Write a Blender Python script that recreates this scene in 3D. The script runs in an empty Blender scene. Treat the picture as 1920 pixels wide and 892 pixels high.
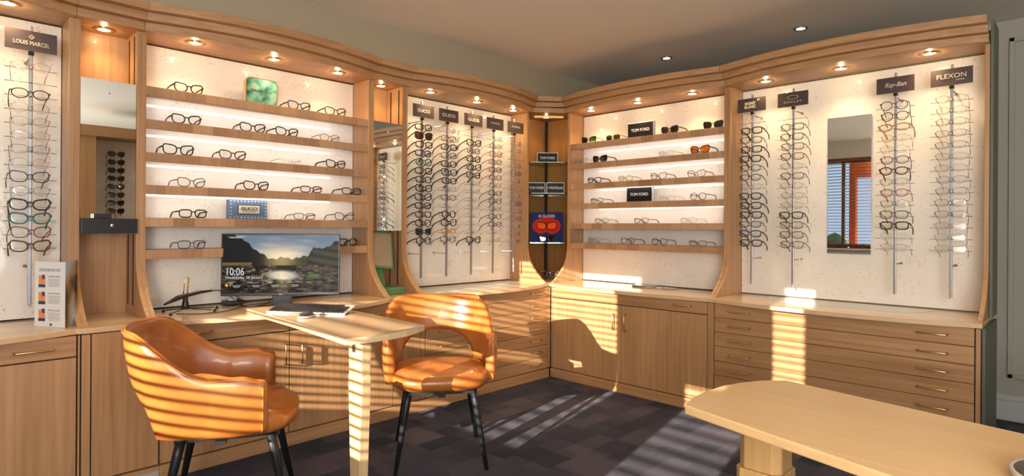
import bpy, bmesh, math, random
from mathutils import Vector, Matrix
import numpy as np
random.seed(7)
C = bpy.context.scene.collection
PI = math.pi
sc = bpy.context.scene
# ------------------------------------------------------------------ camera, world, sun, area lights, exposure
CAM = Vector((3.7712, -4.3041, 1.25)); YAW = .7762; ROLL = -.0064; FPX = 1114.32
Fw = Vector((-math.sin(YAW), math.cos(YAW), 0)); Rt = Vector((math.cos(YAW), math.sin(YAW), 0)); Up = Vector((0, 0, 1))
cr = math.cos(ROLL)*Rt - math.sin(ROLL)*Up; cu = math.sin(ROLL)*Rt + math.cos(ROLL)*Up
cd = bpy.data.cameras.new('camera'); cam = bpy.data.objects.new('camera', cd); C.objects.link(cam)
M = Matrix((( cr.x, cu.x, -Fw.x, CAM.x), (cr.y, cu.y, -Fw.y, CAM.y), (cr.z, cu.z, -Fw.z, CAM.z), (0, 0, 0, 1)))
cam.matrix_world = M
cd.sensor_width = 36; cd.lens = FPX/1920*36; cd.shift_y = -19.57/1920; cd.clip_start = .05
sc.camera = cam
sc.view_settings.view_transform = 'Standard'; sc.view_settings.look = 'None'
sc.view_settings.gamma = 1; sc.view_settings.use_curve_mapping = False
sc.view_settings.exposure = 0.12
w = bpy.data.worlds.new('world'); sc.world = w; w.use_nodes = True
wn = w.node_tree.nodes; wl = w.node_tree.links
bg = wn['Background']; sky = wn.new('ShaderNodeTexSky'); sky.sky_type = 'PREETHAM'
sky.sun_direction = (.2, -.95, .25); sky.turbidity = 3
bg.inputs['Strength'].default_value = .8; bg.inputs['Color'].default_value = (.62, .76, 1, 1)
SUN_DIR = Vector((-.195, .95, -.226))                       # the way the low winter sun travels
sd = bpy.data.lights.new('sun', 'SUN'); sd.energy = 19; sd.angle = math.radians(.32); sd.color = (1, .86, .68)
so = bpy.data.objects.new('sun', sd); C.objects.link(so); so.rotation_euler = SUN_DIR.to_track_quat('-Z', 'Y').to_euler()
def area(name, loc, d, sx, sy, e, col):
    l = bpy.data.lights.new(name, 'AREA'); l.shape = 'RECTANGLE'; l.size = sx; l.size_y = sy; l.energy = e; l.color = col
    o = bpy.data.objects.new(name, l); C.objects.link(o); o.location = loc
    o.rotation_euler = Vector(d).to_track_quat('-Z', 'Y').to_euler(); return o
area('side_fill', (6.52, -4.55, 1.6), (-1, 0.12, .3), 2.3, 1.9, 42, (.9, .94, 1))       # added fill light at an unseen opening in the right wall
area('fill_behind_viewer', (4.95, -5.93, 1.65), (-.26, 1, .72), 2.0, 1.7, 285, (1, .95, .88))   # added fill light behind the viewer, on a wall without a window
try:
    sc.cycles.use_denoising = True; sc.cycles.denoiser = 'OPENIMAGEDENOISE'
    sc.cycles.max_bounces = 8; sc.cycles.diffuse_bounces = 4; sc.cycles.glossy_bounces = 4
    sc.cycles.transparent_max_bounces = 24; sc.cycles.caustics_reflective = False; sc.cycles.caustics_refractive = False
    sc.cycles.sample_clamp_indirect = 6; sc.cycles.blur_glossy = .5
except Exception: pass
# ------------------------------------------------------------------ materials
def mat(name, col=(.8, .8, .8), rough=.5, metal=0, spec=.5, coat=0):
    m = bpy.data.materials.new(name); m.use_nodes = True; b = m.node_tree.nodes['Principled BSDF']
    b.inputs['Base Color'].default_value = (*col, 1); b.inputs['Roughness'].default_value = rough
    b.inputs['Metallic'].default_value = metal; b.inputs['Specular IOR Level'].default_value = spec
    b.inputs['Coat Weight'].default_value = coat
    return m
def N(m, t, **k):
    n = m.node_tree.nodes.new(t)
    for a, v in k.items(): setattr(n, a, v)
    return n
def L(m, a, b): m.node_tree.links.new(a, b)
def ramp(m, fac, stops):
    r = N(m, 'ShaderNodeValToRGB'); e = r.color_ramp.elements
    while len(e) < len(stops): e.new(.5)
    for i, (p, c) in enumerate(stops): e[i].position = p; e[i].color = (*c, 1)
    L(m, fac, r.inputs[0]); return r
def coords(m, scale):
    t = N(m, 'ShaderNodeNewGeometry'); p = N(m, 'ShaderNodeMapping'); p.inputs['Scale'].default_value = scale
    L(m, t.outputs['Position'], p.inputs[0]); return p
def wood(name, dark, light, axis, rough=.42, coat=.1):
    m = mat(name, light, rough, coat=coat); b = m.node_tree.nodes['Principled BSDF']
    s = [34, 34, 34]; s['xyz'.index(axis)] = 1.1
    p = coords(m, s); n1 = N(m, 'ShaderNodeTexNoise'); n1.inputs['Scale'].default_value = 1.6; n1.inputs['Detail'].default_value = 6
    n1.inputs['Distortion'].default_value = .35; L(m, p.outputs[0], n1.inputs['Vector'])
    s2 = [5, 5, 5]; s2['xyz'.index(axis)] = .5
    p2 = coords(m, s2); n2 = N(m, 'ShaderNodeTexNoise'); n2.inputs['Scale'].default_value = 1.3; n2.inputs['Detail'].default_value = 2
    L(m, p2.outputs[0], n2.inputs['Vector'])
    mx = N(m, 'ShaderNodeMath', operation='MULTIPLY_ADD'); mx.inputs[1].default_value = .6
    ml = N(m, 'ShaderNodeMath', operation='MULTIPLY'); ml.inputs[1].default_value = .4
    L(m, n2.outputs[0], ml.inputs[0]); L(m, n1.outputs[0], mx.inputs[0]); L(m, ml.outputs[0], mx.inputs[2])
    r = ramp(m, mx.outputs[0], [(.30, dark), (.68, light)]); L(m, r.outputs[0], b.inputs['Base Color'])
    bp = N(m, 'ShaderNodeBump'); bp.inputs['Strength'].default_value = .06; bp.inputs['Distance'].default_value = .002
    L(m, n1.outputs[0], bp.inputs['Height']); L(m, bp.outputs[0], b.inputs['Normal'])
    return m
OD, OL = (.34, .175, .074), (.54, .315, .152)
WZ = wood('oak_upright', OD, OL, 'z'); WX = wood('oak_along_x', OD, OL, 'x'); WY = wood('oak_along_y', OD, OL, 'y')
TY = wood('worktop_y', (.62, .42, .24), (.72, .52, .32), 'y', .25, .4); TX = wood('worktop_x', (.62, .42, .24), (.72, .52, .32), 'x', .25, .4)
FT = wood('table_wood', (.74, .47, .215), (.84, .56, .27), 'x', .4, .1)
FG = wood('table_leg_wood', (.50, .28, .10), (.66, .40, .16), 'z', .35, .3)
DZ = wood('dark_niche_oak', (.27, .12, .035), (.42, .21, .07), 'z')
def lip(name, axis):                                        # shelf lips: short blocks of end grain butted together
    m = mat(name, (.6, .4, .25), .5); b = m.node_tree.nodes['Principled BSDF']
    g = N(m, 'ShaderNodeNewGeometry'); sp = N(m, 'ShaderNodeSeparateXYZ'); L(m, g.outputs['Position'], sp.inputs[0])
    mu = N(m, 'ShaderNodeMath', operation='MULTIPLY'); mu.inputs[1].default_value = 9.3; L(m, sp.outputs[axis], mu.inputs[0])
    zr = N(m, 'ShaderNodeMath', operation='MULTIPLY'); zr.inputs[1].default_value = 5.77; L(m, sp.outputs['Z'], zr.inputs[0])
    zf = N(m, 'ShaderNodeMath', operation='FLOOR'); L(m, zr.outputs[0], zf.inputs[0])
    z3 = N(m, 'ShaderNodeMath', operation='MULTIPLY_ADD'); z3.inputs[1].default_value = .37; L(m, zf.outputs[0], z3.inputs[0]); L(m, mu.outputs[0], z3.inputs[2])
    fl = N(m, 'ShaderNodeMath', operation='FLOOR'); L(m, z3.outputs[0], fl.inputs[0])
    wn_ = N(m, 'ShaderNodeTexWhiteNoise', noise_dimensions='2D'); cb = N(m, 'ShaderNodeCombineXYZ')
    L(m, fl.outputs[0], cb.inputs[0]); L(m, zf.outputs[0], cb.inputs[1]); L(m, cb.outputs[0], wn_.inputs['Vector'])
    p = coords(m, (70, 70, 3)); n1 = N(m, 'ShaderNodeTexNoise'); n1.inputs['Scale'].default_value = 1; L(m, p.outputs[0], n1.inputs['Vector'])
    a = N(m, 'ShaderNodeMath', operation='MULTIPLY_ADD'); a.inputs[1].default_value = .5; L(m, wn_.outputs[0], a.inputs[0])
    h = N(m, 'ShaderNodeMath', operation='MULTIPLY'); h.inputs[1].default_value = .5; L(m, n1.outputs[0], h.inputs[0]); L(m, h.outputs[0], a.inputs[2])
    r = ramp(m, a.outputs[0], [(.1, (.30, .155, .075)), (.9, (.58, .36, .20))]); L(m, r.outputs[0], b.inputs['Base Color']); return m
LY = lip('shelf_lip_y', 'Y'); LX = lip('shelf_lip_x', 'X')
def speck():
    m = mat('speckled_laminate', (.83, .79, .72), .5, spec=.3, coat=1.0); b = m.node_tree.nodes['Principled BSDF']
    p = coords(m, (1, 1, 1)); v = N(m, 'ShaderNodeTexVoronoi'); v.inputs['Scale'].default_value = 55; L(m, p.outputs[0], v.inputs['Vector'])
    n = N(m, 'ShaderNodeTexNoise'); n.inputs['Scale'].default_value = 9; L(m, p.outputs[0], n.inputs['Vector'])
    lt = N(m, 'ShaderNodeMath', operation='MULTIPLY_ADD'); lt.inputs[1].default_value = -.9; lt.inputs[2].default_value = .62; L(m, n.outputs[0], lt.inputs[0])
    c = N(m, 'ShaderNodeMath', operation='LESS_THAN'); L(m, v.outputs['Distance'], c.inputs[0]); L(m, lt.outputs[0], c.inputs[1])
    big = N(m, 'ShaderNodeTexNoise'); big.inputs['Scale'].default_value = 3.5; big.inputs['Detail'].default_value = 8; L(m, p.outputs[0], big.inputs['Vector'])
    r = ramp(m, big.outputs[0], [(.3, (.81, .77, .70)), (.7, (.90, .87, .82))])
    mx = N(m, 'ShaderNodeMix', data_type='RGBA'); L(m, c.outputs[0], mx.inputs['Factor']); L(m, r.outputs[0], mx.inputs['A']); mx.inputs['B'].default_value = (.52, .42, .30, 1)
    h = N(m, 'ShaderNodeMix', data_type='RGBA'); h.inputs['Factor'].default_value = .45; L(m, r.outputs[0], h.inputs['A']); L(m, mx.outputs['Result'], h.inputs['B'])
    L(m, h.outputs['Result'], b.inputs['Base Color']); return m
PANEL = speck()
def carpet():
    m = mat('patchwork_carpet', (.05, .05, .06), .95, spec=.1); b = m.node_tree.nodes['Principled BSDF']
    mp = N(m, 'ShaderNodeMapping'); g = N(m, 'ShaderNodeNewGeometry'); L(m, g.outputs['Position'], mp.inputs[0])
    mp.inputs['Rotation'].default_value = (0, 0, PI/2)
    out = []
    for sc_, bw, rh, off in ((1, .34, .125, .37), (1, .27, .25, .63)):
        bt = N(m, 'ShaderNodeTexBrick'); bt.offset = off; bt.offset_frequency = 2; bt.squash = .7; bt.squash_frequency = 3
        bt.inputs['Color1'].default_value = (0, 0, 0, 1); bt.inputs['Color2'].default_value = (1, 1, 1, 1); bt.inputs['Mortar Size'].default_value = 0
        bt.inputs['Scale'].default_value = sc_; bt.inputs['Brick Width'].default_value = bw; bt.inputs['Row Height'].default_value = rh
        L(m, mp.outputs[0], bt.inputs['Vector']); out.append(bt)
    av = N(m, 'ShaderNodeMix', data_type='RGBA'); av.inputs['Factor'].default_value = .4; L(m, out[0].outputs[0], av.inputs['A']); L(m, out[1].outputs[0], av.inputs['B'])
    r = ramp(m, av.outputs['Result'], [(.15, (.011, .013, .021)), (.5, (.033, .031, .046)), (.85, (.066, .056, .072))])
    b.inputs['Sheen Weight'].default_value = .10; b.inputs['Sheen Roughness'].default_value = .45; b.inputs['Sheen Tint'].default_value = (.72, .78, 1, 1)
    wv = N(m, 'ShaderNodeTexWave', bands_direction='X'); wv.inputs['Scale'].default_value = 26; wv.inputs['Distortion'].default_value = 1.2; L(m, g.outputs['Position'], wv.inputs['Vector'])
    nz = N(m, 'ShaderNodeTexNoise'); nz.inputs['Scale'].default_value = 260; L(m, g.outputs['Position'], nz.inputs['Vector'])
    ad = N(m, 'ShaderNodeMath', operation='MULTIPLY_ADD'); ad.inputs[1].default_value = .25; L(m, wv.outputs[0], ad.inputs[0]); L(m, nz.outputs[0], ad.inputs[2])
    r2 = ramp(m, ad.outputs[0], [(.3, (.65, .65, .65)), (.8, (1.4, 1.4, 1.4))])
    mu = N(m, 'ShaderNodeMix', data_type='RGBA', blend_type='MULTIPLY'); mu.inputs['Factor'].default_value = 1; L(m, r.outputs[0], mu.inputs['A']); L(m, r2.outputs[0], mu.inputs['B'])
    L(m, mu.outputs['Result'], b.inputs['Base Color'])
    bp = N(m, 'ShaderNodeBump'); bp.inputs['Strength'].default_value = .5; bp.inputs['Distance'].default_value = .004; L(m, nz.outputs[0], bp.inputs['Height']); L(m, bp.outputs[0], b.inputs['Normal'])
    return m
CARPET = carpet()
def leather():
    m = mat('tan_leather', (.50, .19, .04), .34, spec=.5, coat=.2); b = m.node_tree.nodes['Principled BSDF']
    t = N(m, 'ShaderNodeTexCoord'); n = N(m, 'ShaderNodeTexNoise'); n.inputs['Scale'].default_value = 5; n.inputs['Detail'].default_value = 5; L(m, t.outputs['Object'], n.inputs['Vector'])
    r = ramp(m, n.outputs[0], [(.3, (.30, .085, .014)), (.7, (.47, .165, .032))]); L(m, r.outputs[0], b.inputs['Base Color'])
    n2 = N(m, 'ShaderNodeTexNoise'); n2.inputs['Scale'].default_value = 14; n2.inputs['Detail'].default_value = 3; n2.inputs['Distortion'].default_value = 1; L(m, t.outputs['Object'], n2.inputs['Vector'])
    bp = N(m, 'ShaderNodeBump'); bp.inputs['Strength'].default_value = .25; bp.inputs['Distance'].default_value = .006; L(m, n2.outputs[0], bp.inputs['Height']); L(m, bp.outputs[0], b.inputs['Normal']); return m
LEATHER = leather()
def plaster(name, col):
    m = mat(name, col, .9, spec=.2); b = m.node_tree.nodes['Principled BSDF']
    p = coords(m, (1, 1, 1)); n = N(m, 'ShaderNodeTexNoise'); n.inputs['Scale'].default_value = 90; L(m, p.outputs[0], n.inputs['Vector'])
    bp = N(m, 'ShaderNodeBump'); bp.inputs['Strength'].default_value = .04; L(m, n.outputs[0], bp.inputs['Height']); L(m, bp.outputs[0], b.inputs['Normal']); return m
CEIL = plaster('ceiling_paint', (.84, .78, .68)); BULK = plaster('olive_wall_paint', (.40, .34, .235)); GREYW = plaster('grey_wall_paint', (.42, .41, .36))
WHITEW = plaster('pale_wall_paint', (.72, .68, .60)); SKIRT = mat('skirting_grey', (.50, .53, .55), .5)
TEAL = mat('end_panel_teal', (.115, .128, .10), .5); DARKGAP = mat('dark_gap', (.02, .017, .014), .8)
BRASS = mat('brushed_brass', (.72, .50, .20), .28, 1); GOLD = mat('gold_trim', (.85, .60, .25), .2, 1)
STEEL = mat('brushed_steel', (.42, .42, .44), .38, 1); CHROME = mat('chrome', (.85, .85, .87), .08, 1)
MIRROR = mat('mirror_glass', (.86, .89, .87), .0, 1); BLACK = mat('black_plastic', (.012, .012, .014), .35)
BLACKM = mat('black_metal', (.02, .022, .026), .38, .4); SIGN = mat('sign_plate_plum', (.085, .062, .062), .35, .3)
SIGNTXT = mat('sign_lettering', (.72, .66, .50), .4); WHITE = mat('white_card', (.82, .83, .84), .5); GREYC = mat('grey_letters', (.35, .37, .40), .6)
GREEN = mat('green_stand', (.10, .26, .11), .5); SILVERPL = mat('silver_plastic', (.55, .56, .57), .35, .3)
DKGREY = mat('dark_grey_plastic', (.05, .052, .056), .4)
def glassy(name, col, op, rough=.02, gl=.12, k=1):
    m = bpy.data.materials.new(name); m.use_nodes = True; nt = m.node_tree; nt.nodes.clear()
    o = nt.nodes.new('ShaderNodeOutputMaterial'); t = nt.nodes.new('ShaderNodeBsdfTransparent'); t.inputs[0].default_value = (*op, 1)
    g = nt.nodes.new('ShaderNodeBsdfGlossy'); g.inputs[0].default_value = (*col, 1); g.inputs['Roughness'].default_value = rough
    mx = nt.nodes.new('ShaderNodeMixShader'); f = nt.nodes.new('ShaderNodeFresnel'); f.inputs[0].default_value = 1.5
    a = nt.nodes.new('ShaderNodeMath'); a.operation = 'MULTIPLY_ADD'; a.inputs[1].default_value = k; a.inputs[2].default_value = gl-.04*k; a.use_clamp = True
    nt.links.new(f.outputs[0], a.inputs[0]); nt.links.new(a.outputs[0], mx.inputs[0]); nt.links.new(t.outputs[0], mx.inputs[1]); nt.links.new(g.outputs[0], mx.inputs[2]); nt.links.new(mx.outputs[0], o.inputs[0]); return m
LENS = glassy('clear_lens', (1, 1, 1), (.97, .97, .96), gl=.012, k=.4); ACRYL = glassy('clear_acrylic', (1, 1, 1), (.86, .87, .87), .1, .25)
GLASS = glassy('glass_shelf', (.9, 1, .95), (.82, .93, .9), .02, .1)
TINT = {k: glassy('lens_'+k, (.8, .8, .8), c, .03, .08) for k, c in dict(green=(.10, .30, .08), olive=(.28, .25, .10), brown=(.13, .08, .05), black=(.04, .04, .045), amber=(.85, .42, .08), tan=(.35, .2, .12)).items()}
GLASSTOP = mat('grey_glass_inset', (.45, .50, .48), .06, spec=.6)
def emis(name, col, s):
    m = bpy.data.materials.new(name); m.use_nodes = True; nt = m.node_tree; nt.nodes.clear()
    o = nt.nodes.new('ShaderNodeOutputMaterial'); e = nt.nodes.new('ShaderNodeEmission'); e.inputs[0].default_value = (*col, 1); e.inputs[1].default_value = s
    nt.links.new(e.outputs[0], o.inputs[0]); return m
LAMP = emis('warm_lamp', (1, .80, .52), 14); LAMPW = emis('white_lamp', (1, .95, .88), 10); LED = emis('led_strip', (1, .94, .85), 12)
FC = dict(black=(.010, .010, .012), tort=(.10, .045, .02), clear=(.62, .60, .58), rose=(.62, .34, .26), gold=(.60, .42, .20), silver=(.42, .42, .44), burg=(.15, .02, .035),
          navy=(.02, .025, .09), teal=(.01, .16, .17), green=(.02, .14, .06), grey=(.13, .13, .14), orange=(.65, .24, .04), pink=(.62, .09, .15), brown=(.10, .05, .03), violet=(.22, .13, .3), khaki=(.2, .19, .08), red=(.35, .07, .03), tan=(.45, .25, .12), dark=(.03, .025, .022))
FM = {k: mat('frame_'+k, c, .22, .8 if k in ('gold', 'silver') else 0, .5) for k, c in FC.items()}
# ------------------------------------------------------------------ mesh helpers
class MB:
    def __init__(s): s.v = []; s.f = []; s.m = []
    def add(s, vs, fs, mi=0):
        n = len(s.v); s.v += [tuple(v) for v in vs]; s.f += [tuple(i+n for i in f) for f in fs]; s.m += [mi]*len(fs); return s
    def box(s, a, b, mi=0):
        x0, y0, z0 = [min(a[i], b[i]) for i in range(3)]; x1, y1, z1 = [max(a[i], b[i]) for i in range(3)]
        return s.add([(x0, y0, z0), (x1, y0, z0), (x1, y1, z0), (x0, y1, z0), (x0, y0, z1), (x1, y0, z1), (x1, y1, z1), (x0, y1, z1)],
                     [(0, 3, 2, 1), (4, 5, 6, 7), (0, 1, 5, 4), (1, 2, 6, 5), (2, 3, 7, 6), (3, 0, 4, 7)], mi)
    def obox(s, c, hx, hy, hz, X, Y, Z, mi=0):              # oriented box
        X, Y, Z, c = Vector(X), Vector(Y), Vector(Z), Vector(c); P = []
        for k in (-1, 1):
            for i, j in ((-1, -1), (1, -1), (1, 1), (-1, 1)): P.append(c+X*hx*i+Y*hy*j+Z*hz*k)
        return s.add(P, [(0, 3, 2, 1), (4, 5, 6, 7), (0, 1, 5, 4), (1, 2, 6, 5), (2, 3, 7, 6), (3, 0, 4, 7)], mi)
    def prism(s, poly, f0, f1, mi=0):                       # poly -> two 3-D rings by f0, f1
        n = len(poly); a = [f0(p) for p in poly]; b = [f1(p) for p in poly]
        return s.add(a+b, [tuple(range(n))[::-1], tuple(range(n, 2*n))]+[(i, (i+1) % n, n+(i+1) % n, n+i) for i in range(n)], mi)
    def slab(s, poly, z0, z1, mi=0): return s.prism(poly, lambda p: (p[0], p[1], z0), lambda p: (p[0], p[1], z1), mi)
    def loft(s, rings, closed=False, caps=True, mi=0):
        n = len(rings[0]); vs = [p for r in rings for p in r]; fs = []; R = len(rings)
        for i in range(R if closed else R-1):
            for j in range(n): a = i*n; b = ((i+1) % R)*n; fs.append((a+j, a+(j+1) % n, b+(j+1) % n, b+j))
        if caps and not closed: fs += [tuple(range(n))[::-1], tuple(range((R-1)*n, R*n))]
        return s.add(vs, fs, mi)
    def tube(s, pts, r, n=8, closed=False, mi=0, up=None):
        P = [Vector(p) for p in pts]; k = len(P); rs = r if isinstance(r, (list, tuple)) else [r]*k; rings = []; ref = None
        for i in range(k):
            if closed: t = P[(i+1) % k]-P[i-1]
            else: t = P[min(i+1, k-1)]-P[max(i-1, 0)]
            t.normalize()
            if ref is None: ref = Vector(up) if up else (Vector((0, 0, 1)) if abs(t.z) < .8 else Vector((1, 0, 0)))
            a = t.cross(ref); a = a.normalized() if a.length > 1e-5 else Vector((1, 0, 0)); b = a.cross(t).normalized(); ref = b if not up else ref
            rr = rs[i]; ra, rb = rr if isinstance(rr, tuple) else (rr, rr)
            rings.append([P[i]+a*ra*math.cos(q*2*PI/n)+b*rb*math.sin(q*2*PI/n) for q in range(n)])
        return s.loft(rings, closed, True, mi)
    def lathe(s, prof, o=(0, 0, 0), n=20, mi=0, axis='z'):
        rings = []
        for r, h in prof:
            ring = []
            for q in range(n):
                a = q*2*PI/n; u, v = r*math.cos(a), r*math.sin(a)
                ring.append((o[0]+u, o[1]+v, o[2]+h) if axis == 'z' else ((o[0]+h, o[1]+u, o[2]+v) if axis == 'x' else (o[0]+u, o[1]+h, o[2]+v)))
            rings.append(ring)
        return s.loft(rings, False, True, mi)
    def data(s, name, mats, smooth=False, origin=(0, 0, 0)):
        me = bpy.data.meshes.new(name); o = origin
        me.from_pydata([(v[0]-o[0], v[1]-o[1], v[2]-o[2]) for v in s.v], [], s.f)
        bm = bmesh.new(); bm.from_mesh(me); bmesh.ops.recalc_face_normals(bm, faces=bm.faces); bm.to_mesh(me); bm.free()
        for mm in (mats if isinstance(mats, (list, tuple)) else [mats]): me.materials.append(mm)
        for p, k in zip(me.polygons, s.m): p.material_index = k; p.use_smooth = smooth
        me.update(); return me
def wloc(o):
    v = Vector((0, 0, 0))
    while o is not None: v += o.location; o = o.parent
    return v
def part(name, mb, mats, parent, smooth=False, bevel=0, label=None):   # geometry in world coordinates, parent carries location only
    o = bpy.data.objects.new(name, mb.data(name, mats, smooth, wloc(parent))); C.objects.link(o); o.parent = parent
    if bevel: b = o.modifiers.new('bevel', 'BEVEL'); b.width = bevel; b.segments = 2; b.limit_method = 'ANGLE'
    if label: o['label'] = label
    return o
def tag(o, label, cat, group=None):
    o['label'] = label; o['category'] = cat
    if group: o['group'] = group
    return o
def thing(name, label, cat, loc, group=None):
    o = bpy.data.objects.new(name, None); C.objects.link(o); o.location = loc; o.empty_display_size = .05
    return tag(o, label, cat, group)
def struct(name, mb, m, bevel=0):
    o = part(name, mb, m, None, bevel=bevel); o['kind'] = 'structure'; return o
def text_mb(txt, size, o, X, Y, depth=.0006, mb=None, mi=0, align='CENTER', shear=0, space=1, bold=0, fit=None):
    cu_ = bpy.data.curves.new('t', 'FONT'); cu_.body = txt; cu_.size = size; cu_.align_x = align; cu_.align_y = 'CENTER'; cu_.extrude = depth
    cu_.shear = shear; cu_.space_character = space; cu_.resolution_u = 3; cu_.offset = bold
    ob = bpy.data.objects.new('t', cu_); C.objects.link(ob); dg = bpy.context.evaluated_depsgraph_get(); me = ob.evaluated_get(dg).to_mesh()
    vs = [v.co.copy() for v in me.vertices]; fs = [tuple(p.vertices) for p in me.polygons]; ob.evaluated_get(dg).to_mesh_clear()
    bpy.data.objects.remove(ob); bpy.data.curves.remove(cu_)
    if fit and vs:
        wd = max(v.x for v in vs)-min(v.x for v in vs)
        for v in vs: v.x *= fit/wd
    X = Vector(X); Y = Vector(Y); Z = X.cross(Y); o = Vector(o); mb = mb or MB()
    mb.add([o+X*v.x+Y*v.y+Z*v.z for v in vs], fs, mi); return mb
# frames for the two walls: P(u, d, z) with u along the wall and d the distance out from the back panels
def PL(u, d, z): return Vector((d, u, z))
def PR(u, d, z): return Vector((u, -d, z))
def wbox(mb, P, u0, u1, d0, d1, z0, z1, mi=0): return mb.box(P(u0, d0, z0), P(u1, d1, z1), mi)
def arc(u, u0, u1, sag, base=0): t = (u-u0)/(u1-u0); return base+sag*4*t*(1-t)
HC, HT = .778, 2.262                                         # worktop height, soffit height
# ------------------------------------------------------------------ the room
struct('floor', MB().box((-.6, -6.3, -.05), (6.9, 1.1, 0)), CARPET)
struct('ceiling', MB().box((-.6, -6.3, 2.64), (6.9, 1.1, 2.74)), CEIL)
struct('wall_left', MB().box((-.6, -6.3, 0), (-.04, .8, 2.64)), BULK)
struct('trim_1', MB().box((-.04, -6.1, 2.387), (.29, .8, 2.64)), BULK)
struct('wall_back', MB().box((-.6, .8, 0), (6.9, 1.1, 2.64)), GREYW)
mb = MB()                                                    # wall behind the camera with the window opening
WX0, WX1, WZ0, WZ1 = .50, 2.385, .96, 2.37
VX0, VX1 = 2.85, 3.74
for a, b in (((-.6, -6.3, 0), (WX0, -6, 2.64)), ((WX0, -6.3, 0), (6.9, -6, WZ0)), ((WX0, -6.3, WZ1), (6.9, -6, 2.64)), ((WX1, -6.3, WZ0), (VX0, -6, WZ1)), ((VX1, -6.3, WZ0), (6.9, -6, WZ1))): mb.box(a, b)
struct('wall_front', mb, WHITEW)
mb = MB()
for a, b in (((6.6, -6.3, 0), (6.9, 1.1, .6)), ((6.6, -6.3, 2.5), (6.9, 1.1, 2.64)), ((6.6, -3.4, .6), (6.9, 1.1, 2.5)), ((6.6, -6.3, .6), (6.9, -5.7, 2.5))): mb.box(a, b)
struct('wall_right', mb, WHITEW)
mb = MB(); mb.box((2.6, .775, 0), (6.9, .8, .13)); mb.box((2.6, .785, .13), (6.9, .8, .17)); struct('baseboard_back', mb, SKIRT, .004)
mb = MB()
for x0 in (2.58, 3.36, 4.15, 4.95):                                # raised picture-frame moulding on the far wall
    for a, b in (((x0, .78, .28), (x0+.03, .8, 2.52)), ((x0+.66, .78, .28), (x0+.69, .8, 2.52)), ((x0, .78, .28), (x0+.69, .8, .31)), ((x0, .78, 2.49), (x0+.69, .8, 2.52))): mb.box(a, b)
struct('trim_2', mb, GREYW, .004)
# window behind the camera: brown frame, sill, slatted blind, red column and hedge outside
BROWN = wood('red_brown_frame', (.16, .045, .025), (.26, .08, .04), 'z'); ORANGE = mat('orange_red_panel', (.85, .13, .02), .6)
def window(n, x0, x1, bars):
    t = bpy.data.objects.new(n, None); C.objects.link(t); t.location = (x0, -6, WZ0); t['kind'] = 'structure'
    f = MB()
    for a, b in (((x0, -6.22, WZ0), (x0+.05, -6.15, WZ1)), ((x1-.05, -6.22, WZ0), (x1, -6.15, WZ1)), ((x0, -6.22, WZ1-.06), (x1, -6.15, WZ1)), ((x0, -6.22, WZ0), (x1, -6.15, WZ0+.06))): f.box(a, b)
    for bx in bars: f.box((bx-.02, -6.21, WZ0), (bx+.02, -6.16, WZ1))
    part('window_frame', f, BROWN, t); part('window_glass', MB().box((x0, -6.188, WZ0), (x1, -6.182, WZ1)), GLASSW, t)
    part('window_sill', MB().box((x0-.04, -6.15, WZ0-.03), (x1+.04, -5.96, WZ0)), WHITE, t, bevel=.004)
    return t
GLASSW = glassy('window_glass', (1, 1, 1), (.98, .98, .98), 0, .0)
RB = mat('added_blind', (.8, .78, .72), .8)
tag(part('added_blind', MB().box((3.95, -5.99, .8), (5.95, -5.975, 2.5)).tube([(3.95, -5.97, 2.5), (5.95, -5.97, 2.5)], .02, 10), RB, None), 'pale unseen blind added on the solid wall behind the fill light', 'blind')  # unseen dressing added behind the fill light; the wall has no window here
WDW1 = window('window_1', WX0, WX1, [.90]); WDW2 = window('window_2', VX0, VX1, [])
def blind(x0, x1, label, zb):
    t = thing('slatted_blind', label, 'blind', (x0, -6.05, WZ1), 'slatted blinds')
    part('head_rail', MB().box((x0+.01, -6.08, WZ1-.05), (x1-.01, -6.02, WZ1-.003)), BROWN, t)
    n = 0; z = WZ1-.09
    while z > zb:
        c = Vector((0, 0, 0)); th = math.radians(10)
        s_ = MB().obox(((x0+x1)/2, -6.05, z), (x1-x0)/2-.012, .020, .0012, (1, 0, 0), (0, math.cos(th), math.sin(th)), (0, -math.sin(th), math.cos(th)))
        part('slat', s_, SLAT, t); z -= .048; n += 1
    cds = MB()
    for x in (x0+.15, (x0+x1)/2+.03, x1-.15): cds.tube([(x, -6.05, WZ1-.05), (x, -6.05, zb)], .001, 5)
    part('cord', cds, SLAT, t)
SLAT = mat('blind_slat', (.55, .50, .44), .5)
blind(WX0, WX1, 'wooden slatted blind in the window reflected in the wall mirror', WZ0+.03)
blind(VX0, VX1, 'narrow slatted blind in the second window behind the viewer', WZ0+.03)
tag(part('sun_mask_board', MB().box((VX0+.01, -6.14, 1.5), (3.49, -6.12, WZ1-.01)), WHITE, None), 'white board added high in the second window to mask the sun', 'board')  # unseen board added to cut the sun down to a narrow strip
tag(part('sun_mask_board', MB().box((3.38, -6.14, WZ0+.01), (VX1-.01, -6.12, 1.6)), WHITE, None), 'low white board added in the second window to mask the sun', 'board')  # unseen board added to keep sun off the foreground table
tag(part('exterior_column', MB().box((.90, -6.62, -.06), (.99, -6.50, 2.6)).box((.99, -6.60, 2.10), (1.36, -6.52, 2.6)), ORANGE, None), 'orange red porch column and beam outside the window', 'column')
tag(part('sun_blocker', MB().box((1.9, -14.4, 0), (2.78, -14, 6)), WHITEW, None), 'unseen pale slab added outside to block the sun', 'sun blocker')  # unseen slab added to keep the sun off the far left
HEDGE = mat('hedge_green', (.07, .10, .04), .9)
mb = MB()
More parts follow.
